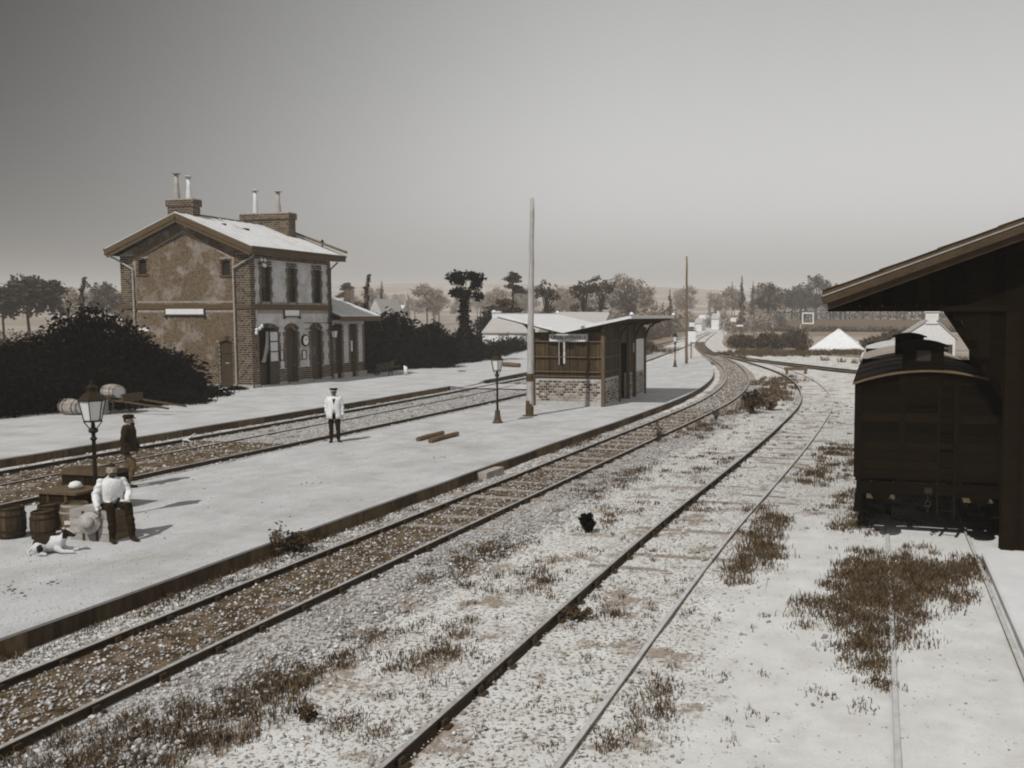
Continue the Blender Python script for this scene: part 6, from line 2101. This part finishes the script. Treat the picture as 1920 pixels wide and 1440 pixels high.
Kpop = Kind('poplar', 12, 2.4, 46, nleaf=1000, leaf=.2)
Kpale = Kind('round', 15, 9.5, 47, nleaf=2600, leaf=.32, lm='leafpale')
Ksnag = Kind('snag', 8.8, 1.2, 48, nleaf=1800, leaf=.12, lm='leafdark')
Ksnag.put("ivy_snag", -56.5, 95, 8.9, "crooked ivy-clad bare stump rising beyond the annex roof", rz=0)
Ksnag.put("ivy_snag", -95.8, 95, 9.0, "crooked ivy-clad stump rising behind the tallest bush", rz=.3)
Krnd.put("young_tree", -43.9, 121, 9.0, "small round-headed tree next to the tall pale pole", rz=.2)
Krnd.put("young_tree", -41.7, 131, 9.8, "round-headed tree above the shelter, shorter of a close pair", rz=1.9)
Krnd.put("young_tree", -40.5, 136, 10.2, "round-headed tree above the shelter, taller of a close pair", rz=3.9)
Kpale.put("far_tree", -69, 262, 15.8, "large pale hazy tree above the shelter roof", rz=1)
Krnd2.put("broad_tree", -53.4, 200, 10.0, "brown broad tree in front of the large hazy one", rz=0)
Kpop.put("slim_tree", -46.2, 210, 10.2, "dark slim tree beside the slim pole at the platform tip", rz=0)
Kpop.put("slim_tree", -32.2, 228, 13.8, "slim tall tree directly behind the far poles", rz=1)
Kpop.put("slim_tree", -38.2, 296, 15.0, "pale slim tree beside the far pair of poles", rz=2)
Krnd2.put("broad_tree", -31.6, 280, 14.2, "hazy round tree above the far fork", rz=2)
Krnd2.put("broad_tree", -26.6, 338, 15.5, "brown tree beside the tallest brown tree near the signal", rz=.5)
Krnd2.put("broad_tree", -21.5, 342, 19.0, "tallest brown tree beside the shed roof tip", rz=1.5)
Krnd2.put("broad_tree", -15.5, 348, 16.0, "brown tree tucked against the shed roof tip", rz=2.5)
gfar = "brown trees along the far hedge behind the signal"
for i, x in enumerate((-29, -26.5, -23.2, -20, -17.0, -13.2, -10.5, -8.0, -3.5, 1.5, 6.5, 12)):
    Krnd3.put("hedgerow_tree", x * 1.3 + random.uniform(-1, 1), 340 + (i * 37 % 23), random.uniform(9.5, 13), "brown hedgerow tree in the dark row behind the brown field", group=gfar, z=2.8, sx=1.25)
Krnd3.put("broad_tree", -119.6, 110, 10.4, "large dark round tree standing alone in the field beyond the bushes", rz=0)
Krnd3.put("broad_tree", -131, 116, 9.6, "dark round tree cut by the photo's edge beyond the bushes", rz=2)
gl = "hazy trees in the field beyond the black bushes"
for x, y, h in ((-155, 160, 11.3), (-146, 165, 10), (-176, 172, 10.4), (-166, 175, 9.5), (-138, 150, 8.5), (-190, 200, 11), (-205, 210, 12), (-128, 160, 9.0)):
    (Krnd2 if y < 170 else Kpale).put("field_tree", x, y, h, "hazy tree in the field row beyond the black bushes", group=gl)
gh = "pale trees fading into the haze behind the station yard"
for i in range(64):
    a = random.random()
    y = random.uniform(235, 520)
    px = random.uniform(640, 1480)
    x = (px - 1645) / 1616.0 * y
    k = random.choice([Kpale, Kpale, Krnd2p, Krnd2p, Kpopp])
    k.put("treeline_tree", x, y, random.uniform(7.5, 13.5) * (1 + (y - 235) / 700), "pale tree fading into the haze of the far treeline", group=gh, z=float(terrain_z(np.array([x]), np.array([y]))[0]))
for x, y, h, kk, lab in ((-110.5, 180, 11.3, Klay, "pale conifer-like tree just above the annex roof"), (-113.7, 200, 12.3, Kpop, "pale slim tree beside the crooked bare stump"), (-112.3, 220, 12.2, Kpale, "pale loose tree between the stump and the ivy-clad tree")):
    kk.put("hazy_tree", x, y, h, lab)
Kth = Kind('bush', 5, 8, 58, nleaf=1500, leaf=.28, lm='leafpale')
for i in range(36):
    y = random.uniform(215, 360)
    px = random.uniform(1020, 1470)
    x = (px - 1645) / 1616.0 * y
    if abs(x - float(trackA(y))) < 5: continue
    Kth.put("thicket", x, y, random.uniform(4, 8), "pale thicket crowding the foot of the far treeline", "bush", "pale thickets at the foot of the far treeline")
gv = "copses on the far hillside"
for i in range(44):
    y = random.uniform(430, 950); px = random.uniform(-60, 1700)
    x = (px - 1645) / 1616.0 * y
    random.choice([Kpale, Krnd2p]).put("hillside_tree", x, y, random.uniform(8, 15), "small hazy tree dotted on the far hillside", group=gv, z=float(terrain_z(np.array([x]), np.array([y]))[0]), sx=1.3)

# ---- single plants in the yard
def plant(x, y, h, w, n, leaf, label, m='weeddark', seed=1, up=True, z=0.0, name="wild_plant"):
    r = random.Random(seed)
    e = empty(name, (x, y, z), label, "plant")
    st_ = MB(); cl = []
    for k in range(7):
        an = k * 2.4; rr = w * .5 * r.uniform(.3, 1)
        p = (x + rr * math.cos(an), y + rr * math.sin(an), z + h * r.uniform(.6, 1))
        st_.tube([(x, y, z - .02), (x + rr * .3 * math.cos(an), y + rr * .3 * math.sin(an), z + h * .4), p], [.014, .01, .004], 5)
        for t in (.45, .75, 1.0):
            q_ = Vector((x, y, z)).lerp(Vector(p), t)
            cl.append((tuple(q_), (w * .16, w * .16, h * .14)))
    st_.build("stem", M['weeddark'], e)
    V, F, rn = leaves(clump_points(cl, n, seed), leaf, seed)
    npmesh("leaves", V, F, M[m], rn, e)
    return e
plant(-5.3, 40.9, 1.0, 1.2, 420, .09, "bushy dark weed with spreading stems between the two curving tracks", seed=3)
plant(-4.6, 42.2, .7, 1.0, 300, .08, "lower brown weed beside the bushy dark one", 'weed', seed=4)
plant(-7.05, 30.3, .7, .5, 90, .05, "thin twiggy weed beside the near rail before the bend", seed=5)
plant(-6.3, 37.4, .45, .4, 90, .05, "small dark weed tuft by the curving near track", seed=6)
plant(-10.22, 14.2, .62, .5, 150, .035, "leafy sapling growing against the platform wall", 'weed', seed=7)
plant(-10.15, 14.6, .35, .9, 420, .04, "dark weed clump at the foot of the platform wall", seed=8)
plant(-4.05, 12.25, .16, .5, 260, .035, "dark low weed clump against the siding rail", seed=9)
plant(-5.75, 8.4, .18, .28, 120, .03, "small dark plant alone between the tracks near the camera", seed=10)
plant(-5.5, 17.35, .40, .30, 700, .035, "small black bushy plant standing alone between the tracks", "leafdark", seed=21)
plant(-5.46, 17.38, .30, .24, 500, .035, "black shoot at the foot of the lone bushy plant", "leafdark", seed=22)

# ---- weeds and grass tufts: uncountable blades
patches = [  # x, y, rx, ry, blades, height
    (-7.3, 7.1, .8, .7, 1500, .16), (-6.95, 7.9, .8, .6, 1700, .16), (-6.7, 8.8, .5, .6, 900, .16), (-6.6, 9.55, .35, .5, 450, .14), (-6.4, 10.1, .3, .4, 260, .12),
    (-6.5, 11.0, .3, .6, 300, .12), (-6.98, 14.6, .35, 1.2, 1100, .14), (-6.6, 15.5, .3, .8, 420, .12), (-5.4, 14.0, .5, .9, 420, .13), (-5.5, 11.1, .4, .5, 320, .12), (-5.35, 10.4, .4, .6, 420, .14),
    (-5.2, 8.4, .35, .3, 260, .1), (-2.1, 18.9, .45, 1.2, 900, .17), (-2.0, 16.6, .35, .9, 1000, .18), (-2.06, 15.5, .3, .7, 600, .16), (-5.4, 44, .8, 3.0, 900, .2), (-5.4, 50.8, .9, 4.5, 1500, .22), (-6.2, 60, 1.0, 5, 1200, .2),
    (-1.4, 28.9, .4, 1.8, 700, .18), (-1.5, 25, .35, 1.4, 600, .16), (-6.4, 24.1, .6, 1.8, 800, .14), (-6.8, 21.6, .5, 1.6, 700, .13), (-2.2, 9.8, .3, .7, 380, .13), (-2.2, 9.0, .3, .4, 160, .12),
    (-.05, 15.6, .30, 1.2, 2600, .16), (-.25, 14.0, .55, 1.3, 3400, .16), (-.05, 12.0, .25, .9, 1300, .13), (.66, 15.6, .45, 1.6, 3600, .16), (1.15, 15.9, .35, 1.1, 1700, .14), (.45, 13.6, .2, .9, 900, .12), (.05, 10.6, .16, .4, 130, .1), (1.7, 16.6, .16, .7, 500, .14),
    (-3.75, 12.7, .3, .4, 200, .1), (-5.2, 19.5, .5, 1.4, 350, .1), (-4.6, 26.4, .5, 2.2, 420, .12), (-.55, 28, .35, 3, 700, .16), (-.4, 21.9, .3, 2.0, 800, .15), (-.55, 19.2, .35, 1.0, 600, .14),
    (-10.2, 12.2, .16, 2.0, 700, .14), (-10.1, 16, .14, 2.5, 500, .13), (-9.9, 20, .13, 3, 400, .12), (-9.6, 30, .14, 6, 500, .12), (-10.35, 8.5, .15, 2, 500, .12), (-6.3, 33.5, .6, 3, 700, .15), (-3.9, 20, .4, 3, 260, .08), (-6.6, 40, .5, 3, 500, .14),
    (-14, 106, 3, 8, 2500, .4), (-9, 104, 3, 5, 2000, .45), (-3, 110, 5, 5, 2200, .45), (-26, 100, 2, 10, 2400, .4), (-16.2, 81, 1.4, 2.5, 900, .3), (-17.4, 75, .6, 3, 400, .22), (-30, 110, 4, 12, 2400, .45), (4, 90, 6, 5, 2000, .45), (-20.8, 60, .8, 8, 300, .15)]
BX, BY, BH = [], [], []
for x, y, rx, ry, n, h in patches:
    n = int(n * 1.5)
    # several small tufts per patch give it a ragged outline
    k = max(5, n // 45)
    tx = x + rx * rng.normal(size=k) * .62; ty = y + ry * rng.normal(size=k) * .62
    i = rng.integers(0, k, n)
    s = .045 + .05 * rng.random(k)
    BX.append(tx[i] + rng.normal(size=n) * s[i] * (1 + y / 40)); BY.append(ty[i] + rng.normal(size=n) * s[i] * 1.3 * (1 + y / 40)); BH.append(h * (.62 if y < 30 else 1) * rng.uniform(.3, 1.25, n))
n = 5200      # stray single tufts over the yard
sx_, sy_ = rng.uniform(-7.2, .4, n // 13), 6 + 44 * rng.random(n // 13) ** 1.5
i = rng.integers(0, n // 13, n)
BX.append(sx_[i] + rng.normal(size=n) * .05); BY.append(sy_[i] + rng.normal(size=n) * .06); BH.append(rng.uniform(.02, .085, n))
n = 4200      # tufts along the far tracks
sx_, sy_ = rng.uniform(-23.6, -17.4, n // 12), 14 + 60 * rng.random(n // 12)
i = rng.integers(0, n // 12, n)
BX.append(sx_[i] + rng.normal(size=n) * .06); BY.append(sy_[i] + rng.normal(size=n) * .08); BH.append(rng.uniform(.03, .11, n))
BX, BY, BH = map(np.concatenate, (BX, BY, BH))
keep = ~((BX < edge_right(BY) + .02) & (BX > edge_left(BY) - .02) & (BY < 84))
BX, BY, BH = BX[keep], BY[keep], BH[keep]
def blades(x, y, h, w, name, m, label):
    n = len(x)
    an = rng.uniform(0, 6.283, n); ln = h * rng.uniform(.1, .8, n); la = rng.uniform(0, 6.283, n)
    dx, dy = np.cos(an) * w, np.sin(an) * w
    z0 = np.zeros(n) - .01
    p0 = np.stack([x - dx, y - dy, z0], 1); p1 = np.stack([x + dx, y + dy, z0], 1)
    mx_, my_ = x + np.cos(la) * ln * .35, y + np.sin(la) * ln * .35
    p2 = np.stack([mx_ + dx * .8, my_ + dy * .8, h * .6], 1); p3 = np.stack([mx_ - dx * .8, my_ - dy * .8, h * .6], 1)
    p4 = np.stack([x + np.cos(la) * ln, y + np.sin(la) * ln, h], 1)
    V = np.stack([p0, p1, p2, p3, p4], 1).reshape(-1, 3)
    b0 = np.arange(n) * 5
    F = np.concatenate([np.stack([b0, b0 + 1, b0 + 2], 1), np.stack([b0, b0 + 2, b0 + 3], 1), np.stack([b0 + 3, b0 + 2, b0 + 4], 1)])
    rn = np.tile(rng.random(n), 3)
    return tag(npmesh(name, V, F, M[m], rn), label, name, kind='stuff')
# broad-leaved weeds among the grasses
i = rng.integers(0, len(BX), 9000)
i = i[BY[i] < 60]
LC = np.stack([BX[i] + rng.normal(size=len(i)) * .03, BY[i] + rng.normal(size=len(i)) * .04, BH[i] * rng.uniform(.1, .6, len(i))], 1)
V_, F_, r_ = leaves(LC, .016, 77)
tag(npmesh("weeds", V_, F_, M['weeddark'], r_), "small broad-leaved weeds among the dry grass of the yard", "weeds", kind='stuff')
sel = rng.random(len(BX)) < .62
wd = .0042 + BY * .00022
blades(BX[sel], BY[sel], BH[sel], wd[sel], "weeds", 'weed', "brown weeds scattered over the ballast and yard")
blades(BX[~sel], BY[~sel], BH[~sel], wd[~sel], "weeds", 'weeddark', "darker dry weeds scattered over the ballast and yard")

# ---- ballast stones: uncountable
def stones(n, xf, y0, y1, smin, smax, ypow=1.0):
    y = y0 + (y1 - y0) * rng.random(n) ** ypow
    u = rng.random(n)
    x = xf(y, u)
    s = .8 * (smin + (smax - smin) * rng.random(n) ** 2.4)
    return x, y, s
def between(fn, a, b_):
    return lambda y, u: fn(y) + a + (b_ - a) * u
SK = .8
S = [
    stones(7500, between(trackA, -1.65, -.80), 5, 40, .016, .05, 1.7),
    stones(12500, between(trackA, .80, 2.4), 4, 42, .016, .05, 1.8),
    stones(9500, between(trackA, -.70, .70), 4.5, 46, .014, .042, 1.7),
    stones(11000, lambda y, u: trackA(y) + 2.3 + (trackB(y) - 1.0 - trackA(y) - 2.3) * u, 5, 48, .010, .036, 1.7),
    stones(10500, between(trackB, -1.3, 1.25), 5, 50, .010, .034, 1.7),
    stones(2200, between(trackB, 1.05, 1.9), 6, 50, .010, .035, 1.7),
    stones(2600, between(trackA, -.7, .7), 42, 100, .03, .075, 1.3),
    stones(20000, between(trackC, -1.7, 4.5), 15, 62, .02, .06, .9),
    stones(1500, lambda y, u: -1.7 + 3.2 * u, 6, 19, .008, .022, 1.0),
    stones(260, lambda y, u: -7 + 6.6 * u, 5, 40, .03, .07, 1.4),
]
x = np.concatenate([q[0] for q in S]); y = np.concatenate([q[1] for q in S]); s = np.concatenate([q[2] for q in S])
keep = np.ones(len(x), bool)
for fn, off in ((trackA, -G2), (trackA, G2), (trackB, -G2), (trackB, G2), (trackC, -G2), (trackC, G2), (railE, 0)):
    keep &= np.abs(x - fn(y) - off) > .055 + s * .4
keep &= ~((x < edge_right(y) + .03) & (x > edge_left(y) - .03))
keep &= ~((x < main_edge(y) + .05))
keep &= ~((y > 49.8) & (y < 53.6) & (x < -18))
x, y, s = x[keep], y[keep], s[keep]
n = len(x)
octa = np.array([(1, 0, 0), (-1, 0, 0), (0, 1, 0), (0, -1, 0), (0, 0, 1), (0, 0, -1)], float)
of = np.array([(0, 2, 4), (2, 1, 4), (1, 3, 4), (3, 0, 4), (2, 0, 5), (1, 2, 5), (3, 1, 5), (0, 3, 5)])
Vv = octa[None] * rng.uniform(.65, 1.3, (n, 6, 1)) * np.stack([s * rng.uniform(.8, 1.5, n), s, s * rng.uniform(.5, .85, n)], 1)[:, None, :]
Vv += rng.normal(size=(n, 6, 3)) * s[:, None, None] * .22
an = rng.uniform(0, 6.283, n); c_, s_ = np.cos(an)[:, None], np.sin(an)[:, None]
X_, Y_ = Vv[..., 0] * c_ - Vv[..., 1] * s_, Vv[..., 0] * s_ + Vv[..., 1] * c_
Vv[..., 0], Vv[..., 1] = X_, Y_
base_z = yard_z(x, y)
base_z = np.where(np.abs(x - trackA(y)) < .7, .045, np.where((x < -17) | (np.abs(x - trackA(y) - .4) < 1.9) | (np.abs(x - trackB(y)) < 1.05), .024, base_z))
Vv += np.stack([x, y, base_z + s * .22], 1)[:, None, :]
F = (of[None] + (np.arange(n) * 6)[:, None, None]).reshape(-1, 3)
rn = np.repeat(np.clip(rng.normal(.5, .3, n), 0, 1), 8)
tag(npmesh("ballast_stones", Vv.reshape(-1, 3), F, M['stone'], rn), "loose pale ballast stones strewn over the track beds", "ballast", kind='stuff')

# ---- loose grit on the platform sand
n = 16000
gy = 8 + 34 * rng.random(n) ** 1.6
gu = rng.random(n)
gx = edge_left(gy) + .05 + (edge_right(gy) - edge_left(gy) - .1) * gu
gsz = rng.uniform(.005, .016, n)
Vv = octa[None] * rng.uniform(.6, 1.3, (n, 6, 1)) * np.stack([gsz * 1.2, gsz, gsz * .6], 1)[:, None, :] + np.stack([gx, gy, PZ + (vnoise(gx, gy, 1.7, 21) - .5) * .02], 1)[:, None, :]
F = (of[None] + (np.arange(n) * 6)[:, None, None]).reshape(-1, 3)
tag(npmesh("platform_grit", Vv.reshape(-1, 3), F, M['stone'], np.repeat(np.clip(rng.normal(.35, .3, n), 0, 1), 8)), "fine loose grit on the island platform", "grit", kind='stuff')

# ---- small litter on the platforms: dry leaves, dung, clods
lit = MB()
for _ in range(120):
    yy = random.uniform(9, 45); xx = random.uniform(float(edge_left(yy)) + .2, float(edge_right(yy)) - .2)
    s = random.uniform(.008, .026)
    lit.lathe([(s, 0), (s * .8, s * .4), (0, s * .5)], (xx, yy, PZ + .002), 5, a0=random.random())
for cx_, cy_, k in ((-12.1, 10.6, 14), (-12.6, 10.9, 8), (-11.9, 11.2, 9), (-13.0, 19.5, 8), (-12.0, 24.0, 10)):
    for _ in range(k):
        s = random.uniform(.01, .03)
        lit.lathe([(s, 0), (s * .8, s * .4), (0, s * .5)], (cx_ + random.gauss(0, .16), cy_ + random.gauss(0, .08), PZ + .004), 5)
tag(lit.build("platform_litter", M['cratedark']), "specks of dung, leaves and clods littering the island platform", "litter", kind='stuff')

# ================================================================ haze: one even volume round everything
hz = MB()
hz.bb(-3000, 2000, -70, 2700, -1.2, 82)
hz = hz.build("haze", None)
hz.data.materials.clear()
vm = bpy.data.materials.new("haze_air")
vm.use_nodes = True
vn = vm.node_tree.nodes
for nd in list(vn):
    if nd.type == 'BSDF_PRINCIPLED':
        vn.remove(nd)
pv = vn.new("ShaderNodeVolumePrincipled")
pv.inputs["Color"].default_value = (.97, .965, .955, 1)
pv.inputs["Density"].default_value = .00050
pv.inputs["Anisotropy"].default_value = -0.3
vm.node_tree.links.new(pv.outputs[0], vn["Material Output"].inputs["Volume"])
hz.data.materials.append(vm)
hz["kind"] = "stuff"
hz["label"] = "pale summer haze filling the valley air"
